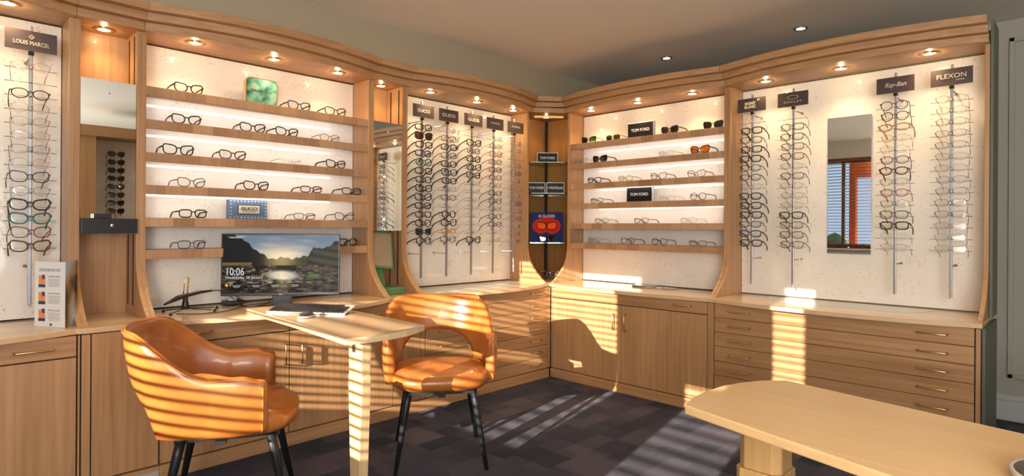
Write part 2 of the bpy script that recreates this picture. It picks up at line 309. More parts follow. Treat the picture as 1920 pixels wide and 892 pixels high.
for i in range(40): mb.lathe([(0.001, -.25), (.2, -.14), (.27, .0), (.2, .16), (.001, .26)], (random.uniform(-2.5, 1.0), -8.6+random.uniform(-.3, .3), random.uniform(.2, .95)), 8)
o = part('hedge', mb, HEDGE, None, True); tag(o, 'low green hedge outside the window', 'hedge'); o['kind'] = 'stuff'
tag(part('garden_ground', MB().box((-6, -14, -.12), (10, -6.31, -.06)), mat('ground_grey', (.25, .25, .22), .9), None), 'grey ground outside the window', 'ground')['kind'] = 'structure'
# ------------------------------------------------------------------ tall display bays, niches, cornice
def side_poly(foot=.42):
    p = [(0, HC), (foot, HC)]
    for i in range(1, 13):
        t = i/12; p.append((.2+(foot-.2)*(1-t)**2.5, HC+.34*t))
    return p+[(.2, HT), (0, HT)]
def board(P, u0, u1, parent, m=None, foot=.42):
    return part('side_board', MB().prism(side_poly(foot), lambda p: P(u0, p[0], p[1]), lambda p: P(u1, p[0], p[1])), m or WZ, parent, bevel=.0015)
def outer(u, u0, u1, sag, d): return d+(arc(u, u0, u1, sag) if sag else 0)
BANDS = [(.25, HT, 2.305), (.29, 2.305, 2.346), (.335, 2.346, 2.388)]
def cornice(P, u0, u1, sag, parent, m, mit0=0, mit1=0):
    k = 14 if sag else 1
    for nm, (d, z0, z1) in zip(('fascia', 'cornice_band', 'cornice_cap'), BANDS):
        mb = MB(); pts = []
        a0 = u0+mit0*(d-.25); a1 = u1-mit1*(d-.25)
        for i in range(k+1):
            u = a0+(a1-a0)*i/k; pts.append((u, outer(u, a0, a1, sag, d)))
        poly = pts+[(u, q-.02) for u, q in reversed(pts)]
        mb.prism(poly, lambda p: P(p[0], p[1], z0), lambda p: P(p[0], p[1], z1))
        if d > .26: mb.prism([(u, q-.001) for u, q in pts]+[(u, q-.075) for u, q in reversed(pts)], lambda p: P(p[0], p[1], z0+.0005), lambda p: P(p[0], p[1], z0+.006))
        part(nm, mb, m, parent, bevel=.004)
def soffit(P, u0, u1, sag, parent, m, mits=0):
    k = 14 if sag else 1; pts = [(u0+(u1-u0)*i/k, outer(u0+(u1-u0)*i/k, u0, u1, sag, .235)) for i in range(k+1)]
    poly = pts+[(u1, -.02), (u0, -.02)]
    part('soffit', MB().prism(poly, lambda p: P(p[0], p[1], HT), lambda p: P(p[0], p[1], HT+.02)), m, parent)
def downlight(P, u, d, label, group, e=4.2):
    c = P(u, d, HT); t = thing('downlight', label, 'ceiling light', c, group)
    l = bpy.data.lights.new('glow', 'POINT'); l.energy = e*.06; l.color = (1, .66, .32); l.shadow_soft_size = .006
    o = bpy.data.objects.new('glow', l); C.objects.link(o); o.parent = t; o.location = (0, 0, -.02)
    part('trim_ring', MB().lathe([(.030, .002), (.031, -.006), (.043, -.005), (.045, .0), (.045, .002)], c, 24), GOLD, t, True)
    part('bulb', MB().lathe([(.0295, .001), (.029, -.004), (.001, -.0045)], c, 20), LAMP, t, True)
    l = bpy.data.lights.new('spot', 'SPOT'); l.energy = e; l.color = (1, .58, .24) if d < .12 else (1, .69, .36); l.spot_size = math.radians(125); l.spot_blend = .9; l.shadow_soft_size = .03
    o = bpy.data.objects.new('spot', l); C.objects.link(o); o.parent = t; o.location = (0, 0, -.012); return t
def bay(name, P, u0, u1, sag, label, ax, inner=.0, bl=True, br=True, m0=0, m1=0, group='curved oak display bays'):
    t = thing(name, label, 'display bay', P((u0+u1)/2, 0, HC), group)
    wal = {'x': WX, 'y': WY}[ax]
    part('back_panel', wbox(MB(), P, u0+.003, u1-.003, -.018, 0, HC+.008, HT-.008), PANEL, t)
    part('backing', wbox(MB(), P, u0, u1, -.03, -.019, HC, HT), DARKGAP, t)
    if bl: board(P, u0-.022, u0, t)
    if br: board(P, u1, u1+.022, t)
    soffit(P, u0-.02*(m0 == 0), u1+.02*(m1 == 0), sag, t, wal)
    cornice(P, u0-.022, u1+.022, sag, t, wal, m0, m1); return t
T225 = math.tan(math.radians(22.5))
A0, A1, B0, B1, C0, C1 = -5.15, -3.752, -3.422, -2.082, -1.756, -.480
D0, D1, E0, E1 = .450, 1.868, 1.914, 3.338
bayA = bay('display_bay', PL, A0, A1, .11, 'oak display bay at the left edge holding one rod of spectacles', 'y')
bayB = bay('display_bay', PL, B0, B1, .115, 'oak bay of six lit shelves behind the computer monitor', 'y')
bayC = bay('display_bay', PL, C0, C1, .11, 'oak display bay with five spectacle rods', 'y', m1=T225)
bayD = bay('display_bay', PR, D0, D1, .09, 'oak bay of six lit shelves right of the corner', 'x', m0=T225)
bayE = bay('display_bay', PR, E0, E1, .12, 'wide oak display bay at the right with a wall mirror', 'x')
tag(part('end_panel', MB().box((3.3625, -.2, HC+.002), (3.376, .02, 2.388)).box((3.3625, -.47, 0), (3.376, .02, .752)), TEAL, None), 'grey green painted side panel closing the right end of the display wall', 'panel')
part('rear_frame', MB().box((1.9, -.018+.02, HC), (3.36, .02, 2.388)), TEAL, bayE)
def niche(u0, u1, label, dark_below):
    t = thing('niche_unit', label, 'niche', PL((u0+u1)/2, 0, HC), 'narrow oak niches')
    board(PL, u0, u0+.022, t, foot=.42); board(PL, u1-.022, u1, t, foot=.42)
    part('back_panel', wbox(MB(), PL, u0+.022, u1-.022, -.02, 0, HC, HT), WZ, t)
    for uu, s in ((u0+.0225, 1), (u1-.0225, -1)):
        for d in (.045, .145): part('shelf_rail', wbox(MB(), PL, uu, uu+s*.002, d, d+.012, HC+.05, HT-.02), DARKGAP, t)
    soffit(PL, u0, u1, 0, t, WY); cornice(PL, u0, u1, 0, t, WY); return t
nA = niche(-3.730, -3.444, 'narrow oak niche with a mirror between the far left bay and the desk bay', 1)
nB = niche(-2.060, -1.778, 'narrow oak niche with a mirror and green stand right of the desk bay', 1)
# corner niche
tC = thing('corner_niche', 'diagonal oak corner niche with glass shelves and eyewear advertisements', 'niche', (0, 0, HC), 'narrow oak niches')
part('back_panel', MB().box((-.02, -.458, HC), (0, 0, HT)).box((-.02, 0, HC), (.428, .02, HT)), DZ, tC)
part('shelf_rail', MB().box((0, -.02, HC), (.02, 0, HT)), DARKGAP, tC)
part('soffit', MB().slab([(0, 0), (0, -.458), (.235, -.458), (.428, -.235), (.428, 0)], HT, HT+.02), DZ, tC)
for nm, (d, z0, z1) in zip(('fascia', 'cornice_band', 'cornice_cap'), BANDS):
    e = (d-.25)*T225
    part(nm, MB().slab([(d, -.458-e), (.428+e, -d), (.428+e+.05, -d+.06), (d-.06, -.458-e-.0), ], z0, z1), WX, tC, bevel=.004)
part('light_strip', MB().obox((.30, -.31, 2.235), .13, .004, .008, (.66, .75, 0), (.75, -.66, 0), (0, 0, 1)), emis('dim_strip', (1, .6, .2), .8), tC)
for z in (1.835, 1.560, 1.120):
    part('glass_shelf', MB().slab([(.004, -.004), (.004, -.44), (.20, -.44), (.41, -.22), (.41, -.004)], z-.008, z), GLASS, tC)
# shelves
SZ = [1.9854, 1.8102, 1.6357, 1.463, 1.2897, 1.118]
for P, u0, u1, by, lm, wm, led in ((PL, B0, B1, bayB, LY, WY, (B0+.03, B1-.09)), (PR, D0, D1, bayD, LX, WX, (D0+.06, D1-.03))):
    for i, z in enumerate(SZ):
        s = part('shelf', wbox(MB(), P, u0+.001, u1-.001, .001, .176, z-.022, z), wm, by)
        part('shelf_lip', wbox(MB(), P, u0+.001, u1-.001, .176, .195, z-.047, z+.001), lm, s, bevel=.001)
        if i < 4: part('light_strip', wbox(MB(), P, led[0], led[1], .169, .1755, z-.045, z-.030), LED, s)
# downlights
for i, (P, u, d, lab) in enumerate([(PL, -3.986, .22, 'warm round downlight over the far left spectacle rod'), (PL, -3.593, .105, 'warm downlight glowing inside the left mirror niche'),
    (PL, -3.189, .209, 'left one of three warm downlights over the desk bay shelves'), (PL, -2.746, .209, 'middle one of three warm downlights over the desk bay shelves'), (PL, -2.322, .209, 'right one of three warm downlights over the desk bay shelves'),
    (PL, -1.925, .11, 'warm downlight inside the second mirror niche above the green stand'), (PL, -1.559, .21, 'left one of three warm downlights over the five rods'), (PL, -1.086, .205, 'middle one of three warm downlights over the five rods'), (PL, -.641, .18, 'right one of three warm downlights over the five rods'),
    (PR, .178, .205, 'small warm downlight in the corner niche'), (PR, .67, .185, 'left one of three warm downlights over the right shelves'), (PR, 1.14, .19, 'middle one of three warm downlights over the right shelves'), (PR, 1.614, .19, 'right one of three warm downlights over the right shelves'),
    (PR, 2.158, .195, 'left one of three warm downlights in the right bay'), (PR, 2.627, .2, 'middle one of three warm downlights in the right bay'), (PR, 3.089, .21, 'right one of three warm downlights in the right bay')]):
    downlight(P, u, d, lab, 'warm downlights in the oak soffits', 8 if d < .12 else (6 if i == 9 else 13))
for x, y, lab in ((2.31, .02, 'white spotlight in the plaster ceiling above the right bay'), (1.27, .03, 'white spotlight in the plaster ceiling above the right shelves')):
    t = thing('ceiling_spotlight', lab, 'ceiling light', (x, y, 2.64), 'plaster ceiling spotlights')
    part('trim_ring', MB().lathe([(.03, .002), (.031, -.006), (.044, -.005), (.046, 0)], (x, y, 2.64), 24), STEEL, t, True)
    part('bulb', MB().lathe([(.0295, .001), (.029, -.004), (.001, -.005)], (x, y, 2.64), 20), LAMPW, t, True)
    l = bpy.data.lights.new('spot', 'SPOT'); l.energy = 3; l.color = (1, .9, .75); l.spot_size = math.radians(100); l.spot_blend = .9; l.shadow_soft_size = .03
    o = bpy.data.objects.new('spot', l); C.objects.link(o); o.parent = t; o.location = (0, 0, -.015)
# ------------------------------------------------------------------ worktops
def edge_pts(segs, P, k=12):
    out = []
    for u0, u1, base, sag in segs:
        for i in range(k+1 if sag else 2):
            n = k if sag else 1; u = u0+(u1-u0)*i/n; out.append((u, arc(u, u0, u1, sag, base)))
    return out
eL = edge_pts([(-5.2, -3.765, .48, .14), (-3.735, -3.44, .495, 0), (-3.43, -2.09, .48, .165), (-2.05, -1.79, .455, 0), (-1.77, -.49, .465, .11)], PL)
poly = [PL(u, d, 0)[:2] for u, d in eL if u < -.48]+[(.49, -.49), (0, 0), (0, -5.2)]
tag(part('worktop', MB().slab(poly, .753, HC), TY, None, bevel=.003), 'long curved oak worktop running along the left wall under the monitor', 'worktop', 'oak worktops')
eR = edge_pts([(.492, 1.9, .49, .065), (1.93, 3.365, .49, .105)], PR)
poly = [(.491, -.491)]+[PR(u, d, 0)[:2] for u, d in eR]+[(3.362, 0), (.001, 0)]
tag(part('worktop', MB().slab(poly, .753, HC), TX, None, bevel=.003), 'curved oak worktop running along the right wall', 'worktop', 'oak worktops')
tag(part('glass_inset', MB().slab([(.12, -1.66), (.40, -1.60), (.40, -.72), (.12, -.60)], HC-.002, HC+.0015), GLASSTOP, None), 'thin grey glass plate inset in the worktop below the five rods', 'glass plate', 'glass plates')
tag(part('glass_inset', MB().slab([(2.13, -.06), (2.26, -.33), (3.02, -.33), (3.12, -.06)], HC-.002, HC+.0015), GLASSTOP, None), 'thin grey glass plate inset in the worktop of the right bay', 'glass plate', 'glass plates')
# ------------------------------------------------------------------ base cabinets
FD = .50                                                     # face plane of the fronts
def handle(P, u0, u1, z, parent, vert=None):
    r = .0045
    if vert: z0, z1 = vert; pts = [P(u0, FD, z0), P(u0, FD+.028, z0), P(u0, FD+.032, z0+.006), P(u0, FD+.032, z1-.006), P(u0, FD+.028, z1), P(u0, FD, z1)]
    else: pts = [P(u0, FD, z), P(u0, FD+.028, z), P(u0+.006, FD+.032, z), P(u1-.006, FD+.032, z), P(u1, FD+.028, z), P(u1, FD, z)]
    part('handle', MB().tube(pts, r, 8), BRASS, parent, True)
def cab(P, u0, u1, label, group='oak base cabinets'):
    t = thing('base_cabinet', label, 'cabinet', P((u0+u1)/2, .25, 0), group)
    part('carcass', wbox(MB(), P, u0+.001, u1-.001, 0, FD-.022, .075, .752), DARKGAP, t)
    part('plinth', wbox(MB(), P, u0, u1, .02, FD+.006, 0, .073), (WY if P is PL else WX), t, bevel=.002); return t
def front(kind, P, u0, u1, z0, z1, parent, m): return part(kind, wbox(MB(), P, u0+.0015, u1-.0015, FD-.02, FD, z0+.0015, z1-.0015), m, parent, bevel=.0015)
c = cab(PL, -4.9, -3.75, 'oak base cabinet with drawer and door below the far left bay')
d = front('drawer', PL, -4.45, -3.765, .657, .751, c, WY); handle(PL, -3.985, -3.855, .703, d)
d = front('door', PL, -4.45, -3.765, .078, .654, c, WZ); d = front('door', PL, -4.9, -4.452, .078, .751, c, WZ)
front('stile', PL, -3.762, -3.751, .078, .751, c, WZ)
c = cab(PL, -3.749, -3.432, 'plain oak base panel unit below the left mirror niche')
front('stile', PL, -3.748, -3.712, .078, .751, c, WZ); front('door', PL, -3.71, -3.434, .078, .751, c, WZ)
part('vent', MB().box((FD+.0065, -3.6, .025), (FD+.011, -3.435, .052)), SILVERPL, c)
c = cab(PL, -3.431, -2.773, 'oak base cabinet left of the desk leg with drawer and tall door')
d = front('drawer', PL, -3.43, -2.774, .657, .751, c, WY); handle(PL, -3.325, -3.195, .705, d)
d = front('door', PL, -3.43, -2.774, .078, .654, c, WZ); handle(PL, -2.808, 0, 0, d, (.47, .583))
c = cab(PL, -2.772, -2.07, 'oak base cabinet behind the desk leg')
d = front('drawer', PL, -2.771, -2.071, .657, .751, c, WY); handle(PL, -2.31, -2.205, .70, d)
d = front('door', PL, -2.771, -2.071, .078, .654, c, WZ); handle(PL, -2.712, 0, 0, d, (.462, .575))
c = cab(PL, -2.069, -1.812, 'plain oak base panel unit below the second mirror niche')
front('door', PL, -2.068, -1.85, .078, .751, c, WZ); front('stile', PL, -1.848, -1.813, .078, .751, c, WZ)
DR = [.755, .668, .567, .470, .371, .278, .178, .078]
c = cab(PL, -1.811, -.522, 'bank of seven wide oak drawers below the five rods')
for i in range(7):
    d = front('drawer', PL, -1.809, -.535, DR[i+1], DR[i]-.003*(i == 0), c, WY); z = (DR[i]+DR[i+1])/2
    handle(PL, -1.70, -1.575, z, d); handle(PL, -.755, -.63, z, d)
front('stile', PL, -.534, -.503, .078, .751, c, WZ)
c = cab(PR, .503, 1.944, 'oak base cabinet with one drawer over two doors right of the corner')
front('stile', PR, .504, .517, .078, .751, c, WZ)
d = front('drawer', PR, .518, 1.896, .668, .751, c, WX); handle(PR, 1.64, 1.778, .714, d)
d = front('door', PR, .518, 1.205, .078, .665, c, WZ); handle(PR, 1.147, 0, 0, d, (.475, .595))
d = front('door', PR, 1.206, 1.896, .078, .665, c, WZ); handle(PR, 1.248, 0, 0, d, (.475, .595))
front('stile', PR, 1.898, 1.943, .078, .751, c, WZ)
ER = [.755, .658, .562, .468, .368, .273, .175, .078]
c = cab(PR, 1.946, 3.362, 'wide bank of seven oak drawers at the right')
for i in range(7):
    d = front('drawer', PR, 1.947, 3.336, ER[i+1], ER[i]-.003*(i == 0), c, WX); z = (ER[i]+ER[i+1])/2
    handle(PR, 2.052, 2.19, z, d); handle(PR, 3.094, 3.226, z, d)
front('stile', PR, 3.338, 3.361, .0, .751, c, WZ)
# ------------------------------------------------------------------ mirrors
def mirror(name, P, u0, u1, d, z0, z1, label, screws):
    t = thing(name, label, 'mirror', P((u0+u1)/2, d, z0), 'frameless mirrors')
    part('mirror_backing', wbox(MB(), P, u0, u1, d-.008, d-.0045, z0, z1), STEEL, t)
    part('mirror_glass', wbox(MB(), P, u0, u1, d-.004, d, z0, z1), MIRROR, t)
    for uu, zz in screws:
        mb = MB(); c = P(uu, d, zz); n = P(0, 1, 0)-P(0, 0, 0)
        mb.tube([c, c+n*.004, c+n*.006], [.006, .006, .003], 10); part('screw', mb, CHROME, t, True)
mirror('mirror', PL, -3.706, -3.468, .195, 1.205, 1.982, 'tall frameless mirror in the left niche above the black box', [(-3.587, 1.92)])
mirror('mirror', PL, -2.037, -1.802, .195, 1.222, 1.985, 'narrow frameless mirror in the niche above the green stand', [(-1.92, 1.92)])
mirror('mirror', PR, 2.498, 2.752, .012, 1.093, 1.987, 'frameless wall mirror between the rods of the right bay', [(2.625, 1.94), (2.625, 1.135)])
t = thing('lock_box', 'black box with a chrome lock fixed at the foot of the left mirror', 'box', (.2, -3.587, 1.205))
part('body', MB().box((.197, -3.706, 1.207), (.235, -3.468, 1.283)), BLACK, t, bevel=.002)
part('top_cover', MB().box((.20, -3.655, 1.283), (.23, -3.58, 1.306)), BLACK, t, bevel=.002)
part('lock', MB().lathe([(.008, 0), (.008, .006), (.003, .007)], (.235, -3.58, 1.247), 12, axis='x'), CHROME, t, True)
# ------------------------------------------------------------------ spectacles
def outline(st, n=22):
    hw, hh = {'r': (.0295, .0205), 'c': (.0300, .0225), 'o': (.0275, .0245), 'w': (.0295, .0185), 'v': (.0285, .0205), 's': (.0315, .0245), 'm': (.029, .018), 'a': (.033, .019)}[st]
    e = {'r': 3.6, 'c': 2.7, 'o': 2.1, 'w': 3.4, 'v': 2.3, 's': 3.0, 'm': 3.0, 'a': 2.4}[st]; p = []
    for i in range(n):
        a = 2*PI*i/n; c, s = math.cos(a), math.sin(a)
        x = abs(c)**(2/e)*(1 if c > 0 else -1)*hw; z = abs(s)**(2/e)*(1 if s > 0 else -1)*hh
        if st in 'cs': z += .007*max(0, x/hw)*max(0, z/hh+.2); x += .003*max(0, z/hh)
        if z < 0: x *= 1-.10*(-z/hh)
        p.append((x, z))
    return p, hw, hh
SPEC = {}
def spec_meshes(st, th, col, lens, mode):
    key = (st, th, col, lens, mode)
    if key in SPEC: return SPEC[key]
    S = 1.06; o, hw, hh = outline(st); r = {0: .0009, 1: .0021, 2: .0034}[th]; cx = .0072+hw+r*.6
    wrap = lambda x: 1.6*x*x
    fr = MB(); ms = []
    for sgn in (-1, 1):
        ring = [(sgn*(cx+x), wrap(cx+x), z) for x, z in o]
        if st != 'm' or mode == 'shelf0': fr.tube(ring, [(r, r*1.25)]*len(ring), 6, True, up=(0, 1, 0))
        lm = MB(); f = list(range(len(o))); a = [(sgn*(cx+x), wrap(cx+x)-.0006, z) for x, z in o]; b = [(p[0], p[1]+.0014, p[2]) for p in a]
        n = len(a); lm.add(a+b, [tuple(f)[::-1], tuple(i+n for i in f)]+[(i, (i+1) % n, n+(i+1) % n, n+i) for i in range(n)]); ms.append(lm)
    bz = hh*.30
    fr.tube([(-.0095, .0005, bz), (-.0045, -.001, bz+.0035), (.0045, -.001, bz+.0035), (.0095, .0005, bz)], max(r, .0011), 6)
    ex = cx+hw; ey = wrap(ex)
    tz = hh*.55
    for sgn in (-1, 1):                                     # end pieces, nose pads
        fr.tube([(sgn*(ex-.002), ey-.001, tz), (sgn*(ex+.004), ey, tz), (sgn*(ex+.0055), ey+.006, tz)], max(r*1.15, .0013), 6)
        if th == 0: fr.tube([(sgn*.0095, .001, 0), (sgn*.0075, .008, -.004)], [.0006, .0022], 6)
    tm = []
    for sgn in (-1, 1):
        x0 = sgn*(ex+.0055); m = MB(); rr = max(r*.85, .0011); h = rr*(1.5 if th else 1.1)
        if mode == 'hang': pts = [(x0, ey+.005, tz), (x0*.98, ey+.045, tz-.010), (x0*.93, ey+.088, tz-.024), (x0*.89, ey+.110, tz-.038), (x0*.85, ey+.124, tz-.058)]
        else: pts = [(x0, ey+.005, tz), (x0, ey+.05, tz-.001), (x0*.98, ey+.098, tz-.004), (x0*.96, ey+.118, tz-.014), (x0*.95, ey+.134, -hh+.002)]
        m.tube(pts, [(rr, h), (rr, h), (rr, h*1.1), (rr*1.2, h*1.4), (rr*1.2, h*1.4)], 6); tm.append(m)
    fm = FM[col]; tip = FM['dark'] if th == 0 and col in ('rose', 'gold', 'silver', 'clear') else fm
    res = dict(frame=fr.data('frame_front', fm, True), lens=[m.data('lens', TINT.get(lens, LENS)) for m in ms], temple=[m.data('temple', [fm, tip], True) for m in tm], hh=hh+r)
    for me in res['temple']:
        for p in me.polygons:
            if p.center.y > (.085 if mode == 'hang' else .10): p.material_index = 1
    SPEC[key] = res; return res
FRM = {'r': 'rectangular', 'c': 'cat-eye', 'o': 'round', 'w': 'narrow rectangular', 'v': 'oval', 's': 'large', 'm': 'rimless', 'a': 'wide oval'}
CN = {'tort': 'tortoiseshell', 'burg': 'burgundy', 'rose': 'rose gold', 'dark': 'very dark', 'clear': 'clear', 'navy': 'navy blue'}
def spectacles(code, loc, rot, mode, where, group, scale=1.06):
    st, th, col = code[0], int(code[1]), code[2:]; lens = None
    if '/' in col: col, lens = col.split('/')
    d = spec_meshes(st, th, col, lens, mode)
    kind = 'sunglasses' if lens else 'spectacles'
    lab = '%s %s %s%s %s' % (CN.get(col, col), FRM[st], {0: 'thin ', 1: '', 2: 'thick '}[th] if st != 'm' else '', kind, where)
    t = thing(kind, lab, kind, loc, group); t.rotation_euler = (0, 0, rot); t.scale = (scale,)*3
    for nm, me in [('frame_front', d['frame'])]+[('lens', m) for m in d['lens']]+[('temple', m) for m in d['temple']]:
        o = bpy.data.objects.new(nm, me); C.objects.link(o); o.parent = t
    return d['hh']
# ------------------------------------------------------------------ display rods
ROTL, ROTR = PI/2, PI                                        # placeholders, real values below
def face_rot(P): return PI/2 if P is PL else 0.0             # local +y (temples) points into the wall
ORD = ['top', 'second', 'third', 'fourth', 'fifth', 'sixth', 'seventh', 'eighth', 'ninth', 'tenth', 'eleventh', 'twelfth', 'thirteenth', 'fourteenth']
def sign_text(P, uc, z, d, lines):
    X = (P(1, 0, 0)-P(0, 0, 0)).normalized(); mb = MB()
    for txt, size, du, dz, kw in lines: text_mb(txt, size, P(uc+du, d, z+dz), X, (0, 0, 1), mb=mb, **kw)
    return mb
def rod(P, u, where, lines, codes, extra=None, z0=1.993, tilt=0):
    wt = where.replace('on the ', '')
    t = thing('display_rod', 'steel display rod with dark name plate, '+wt, 'display rod', P(u, .165, .867), 'steel spectacle rods')
    n = P(0, 1, 0)-P(0, 0, 0)
    pl = part('pole', wbox(MB(), P, u-.0075, u+.0075, .157, .170, .867, 2.189), STEEL, t, bevel=.003)
    part('collar', wbox(MB(), P, u-.011, u+.011, .155, .178, 2.05, 2.068), BLACK, t, bevel=.003)
    for z in (2.045, 1.045):
        part('wall_bracket', MB().tube([P(u, 0.0, z), P(u, .006, z), P(u, .007, z), P(u, .157, z)], [.009, .009, .0035, .0035], 10), CHROME, t, True)
    s = part('sign_plate', wbox(MB(), P, u-.097, u+.097, .181, .184, 2.068, 2.162), SIGN, t)
    mb = sign_text(P, u, 2.115, .1855, lines)
    if extra: extra(mb, P, u)
    part('lettering', mb, SIGNTXT, s)
    cnt = 0; tot = sum(1 for c_ in codes if c_)
    for i, code in enumerate(codes):
        z = z0-.065*i
        m = MB(); m.tube([P(u-.098, .182, z-.012), P(u-.03, .178, z-.010), P(u+.03, .178, z-.010), P(u+.098, .182, z-.012)], .0018, 6, mi=0)
        c = P(u, .178, z-.004); m.lathe([(.001, -.007), (.006, -.004), (.007, 0), (.006, .004), (.001, .007)], c, 10, mi=1)
        part('peg', m, [ACRYL, CHROME], t, True)
        if code:
            spectacles(code, P(u+random.uniform(-.004, .004), .195, z), face_rot(P)+random.uniform(-.07, .07), 'hang', 'topmost %s' % where if cnt == 0 else ('lowest %s' % where if cnt == tot-1 else '%s from top %s' % (ORD[cnt], where)), 'spectacles '+where); cnt += 1
    return t
g = 1
def T(txt, size=.03, du=0, dz=0, **kw): return (txt, size, du, dz, kw)
def diamond(mb, P, u):
    X = P(1, 0, 0)-P(0, 0, 0)
    for k, zz in ((.011, 2.133),):
        c = P(u, .1855, zz); ring = [c+X*k, c+Vector((0, 0, k)), c-X*k, c-Vector((0, 0, k))]; mb.tube(ring, .0012, 4, True)
        mb.tube([p*1+(c-p)*.5 for p in ring], .001, 4, True)
def oval(mb, P, u):
    X = P(1, 0, 0)-P(0, 0, 0); c = P(u, .1855, 2.128)
    mb.tube([c+X*.035*math.cos(a*PI/12)+Vector((0, 0, .0115*math.sin(a*PI/12))) for a in range(24)], [(.0012, .0035)]*24, 6, True, up=tuple(P(0, 1, 0)))
def star(mb, P, u):
    X = P(1, 0, 0)-P(0, 0, 0); c = P(u+.048, .1855, 2.145); mb.tube([c+X*.007*math.cos(a*PI/5)+Vector((0, 0, .007*math.sin(a*PI/5))) for a in range(10)], .0012, 4, True)
rod(PL, -3.895, 'on the far left rod', [T('LOUIS MARCEL', .027, 0, -.012, fit=.135)], ['v0rose', None, 'v1black', 'v0rose', 'v0tan', 'v0rose', 'w0burg', 'v0rose', 'c1navy', 'v0grey', 'c2dark', 'c2teal', 'c1burg', 'c2tort'], diamond)
S5 = ['on the leftmost of the five rods', 'on the second of the five rods', 'on the middle of the five rods', 'on the fourth of the five rods', 'on the rightmost of the five rods']
rod(PL, -1.601, S5[0], [T('GUCCI', .034, 0, 0, fit=.115)], ['r2black', 's2tort/tan', 'r2dark', 'r2navy', 'o2green', 'r2black', 'r2dark', 'c2black', 'c2black', 'r2black', 'r2tort', 'o2black', 's1grey/black', 'o2black'])
rod(PL, -1.358, S5[1], [T('GUESS', .036, 0, 0, fit=.13)], ['v0clear', 'r1tort', 'r2black', 'r1black', 'r2black', 'c2black', 'r2dark', 'v0tort', 'v1black', 'm0silver', 'o2black', 'c2black', 'r1orange', 'c1black'], z0=1.999)
rod(PL, -1.101, S5[2], [T('GUESS', .036, 0, 0, fit=.12)], ['v0clear', 'c2black', 'o1dark', 'c2black', 'c2black', 'c2black', 'm0dark', 'm0gold', 'm0dark', 'm0clear', 'm0silver', 'm0clear', 'm0dark', 'c2black'], z0=1.993)
rod(PL, -.858, S5[3], [T('STEPPER', .022, 0, .004, fit=.105)], ['v0clear', 'v0grey', 'o1pink', 'v1brown', 'v1black', 'v1red', 'v0dark', 'v1black', 'c1navy', 'v0violet', 'v1navy', 'v1navy', 'm0orange', 'm0clear'], z0=1.99)
rod(PL, -.610, S5[4], [T('STEPPER', .022, 0, .004, fit=.105)], ['v0clear', 'v0clear', None, 'v0rose', 'v0violet', 'v0clear', 'v0rose', 'v0clear', 'v0violet', 'v0rose', 'v0violet', 'v0clear', 'v0rose', 'm0violet'], z0=1.977)
rod(PR, 2.057, 'on the rod nearest the right shelves', [T('MONT', .026, -.01, .010, bold=.0012, fit=.075), T('BLANC', .026, -.01, -.014, bold=.0012, fit=.078)],
    ['v0clear', 'r2black', 'r1black', 'r2black', 'r2black', 'v1black', 'v1black', 'v0silver', 'r2black', 'r2black', 'r2black', 'w1black', 'r2navy', 'r2black'], star, z0=1.998)
rod(PR, 2.332, 'on the rod left of the wall mirror', [T('OAKLEY', .017, 0, -.018, fit=.115, space=1.3)], ['m0clear', 'r1black', 'r1black', 'r1brown', 'r1black', 'v0grey', 'r1black', 'v0grey', 'v0grey', 'v0grey', 'r2black', 'r1black', 'r1black', 'r1black'], oval)
rod(PR, 2.916, 'on the rod right of the wall mirror', [T('Ray-Ban', .038, 0, 0, shear=.35, fit=.11)], ['o1navy', 'o1black', 'a2tan', 'v0gold', 'v0silver', 'v1burg', 'v2tort', 'v0dark', 'v1red', 'v0black', 'r1black', 'r2black', 'v0clear', 'v0silver'], z0=1.991)
rod(PR, 3.188, 'on the far right rod', [T('FLEXON', .037, 0, .004, fit=.135), T('EYEWEAR', .009, .04, -.020)], ['v0gold', 'v0silver', 'v0dark', 'w0brown', 'w0dark', 'w0silver', 'w0gold', 'v0grey', 'w0brown', 'w0dark', 'w0black', 'w0gold', 'w0silver', 'w0gold'], z0=1.990)
# ------------------------------------------------------------------ spectacles on the shelves
SH = ['top', 'second', 'third', 'fourth', 'fifth', 'lowest']
def on_shelf(P, k, u, code, where, j, yaw=0, sc_=1.03, d=.158):
    st, th = code[0], int(code[1]); hh = outline(st)[2]+{0: .0009, 1: .0026, 2: .0044}[th]
    spectacles(code, P(u, d, SZ[k]+(hh+.0012)*sc_), face_rot(P)+yaw, 'shelf', '%s on the %s shelf %s' % (['first from left', 'second from left', 'third from left', 'last at right'][j], SH[k], where), 'spectacles '+where, sc_)
BW = 'behind the monitor'
for k, row in enumerate([[(-3.203, 'c2black', 0), (-2.558, 'c2navy', 1), (-2.305, 'c2dark', 2)], [(-3.214, 'c2black', 0), (-2.849, 'c2black', 1), (-2.636, 'c2black', 2), (-2.346, 'v1khaki', 3)],
    [(-3.254, 's2black', 0), (-2.964, 'c2tort', 1), (-2.611, 'm0violet', 2), (-2.299, 'c2dark', 3)], [(-3.186, 'c1dark', 0), (-2.826, 'c2black', 1), (-2.473, 'w2tort', 2), (-2.181, 'r2dark', 3)],
    [(-3.177, 'r2black', 0), (-2.517, 'w1tort', 1), (-2.232, 'c1black', 3)], [(-3.183, 'r1navy', 0), (-2.204, 'r2black', 3)]]):
    for u, code, j in row: on_shelf(PL, k, u, code, BW, j, random.uniform(-.05, .12))
DW = 'right of the corner'
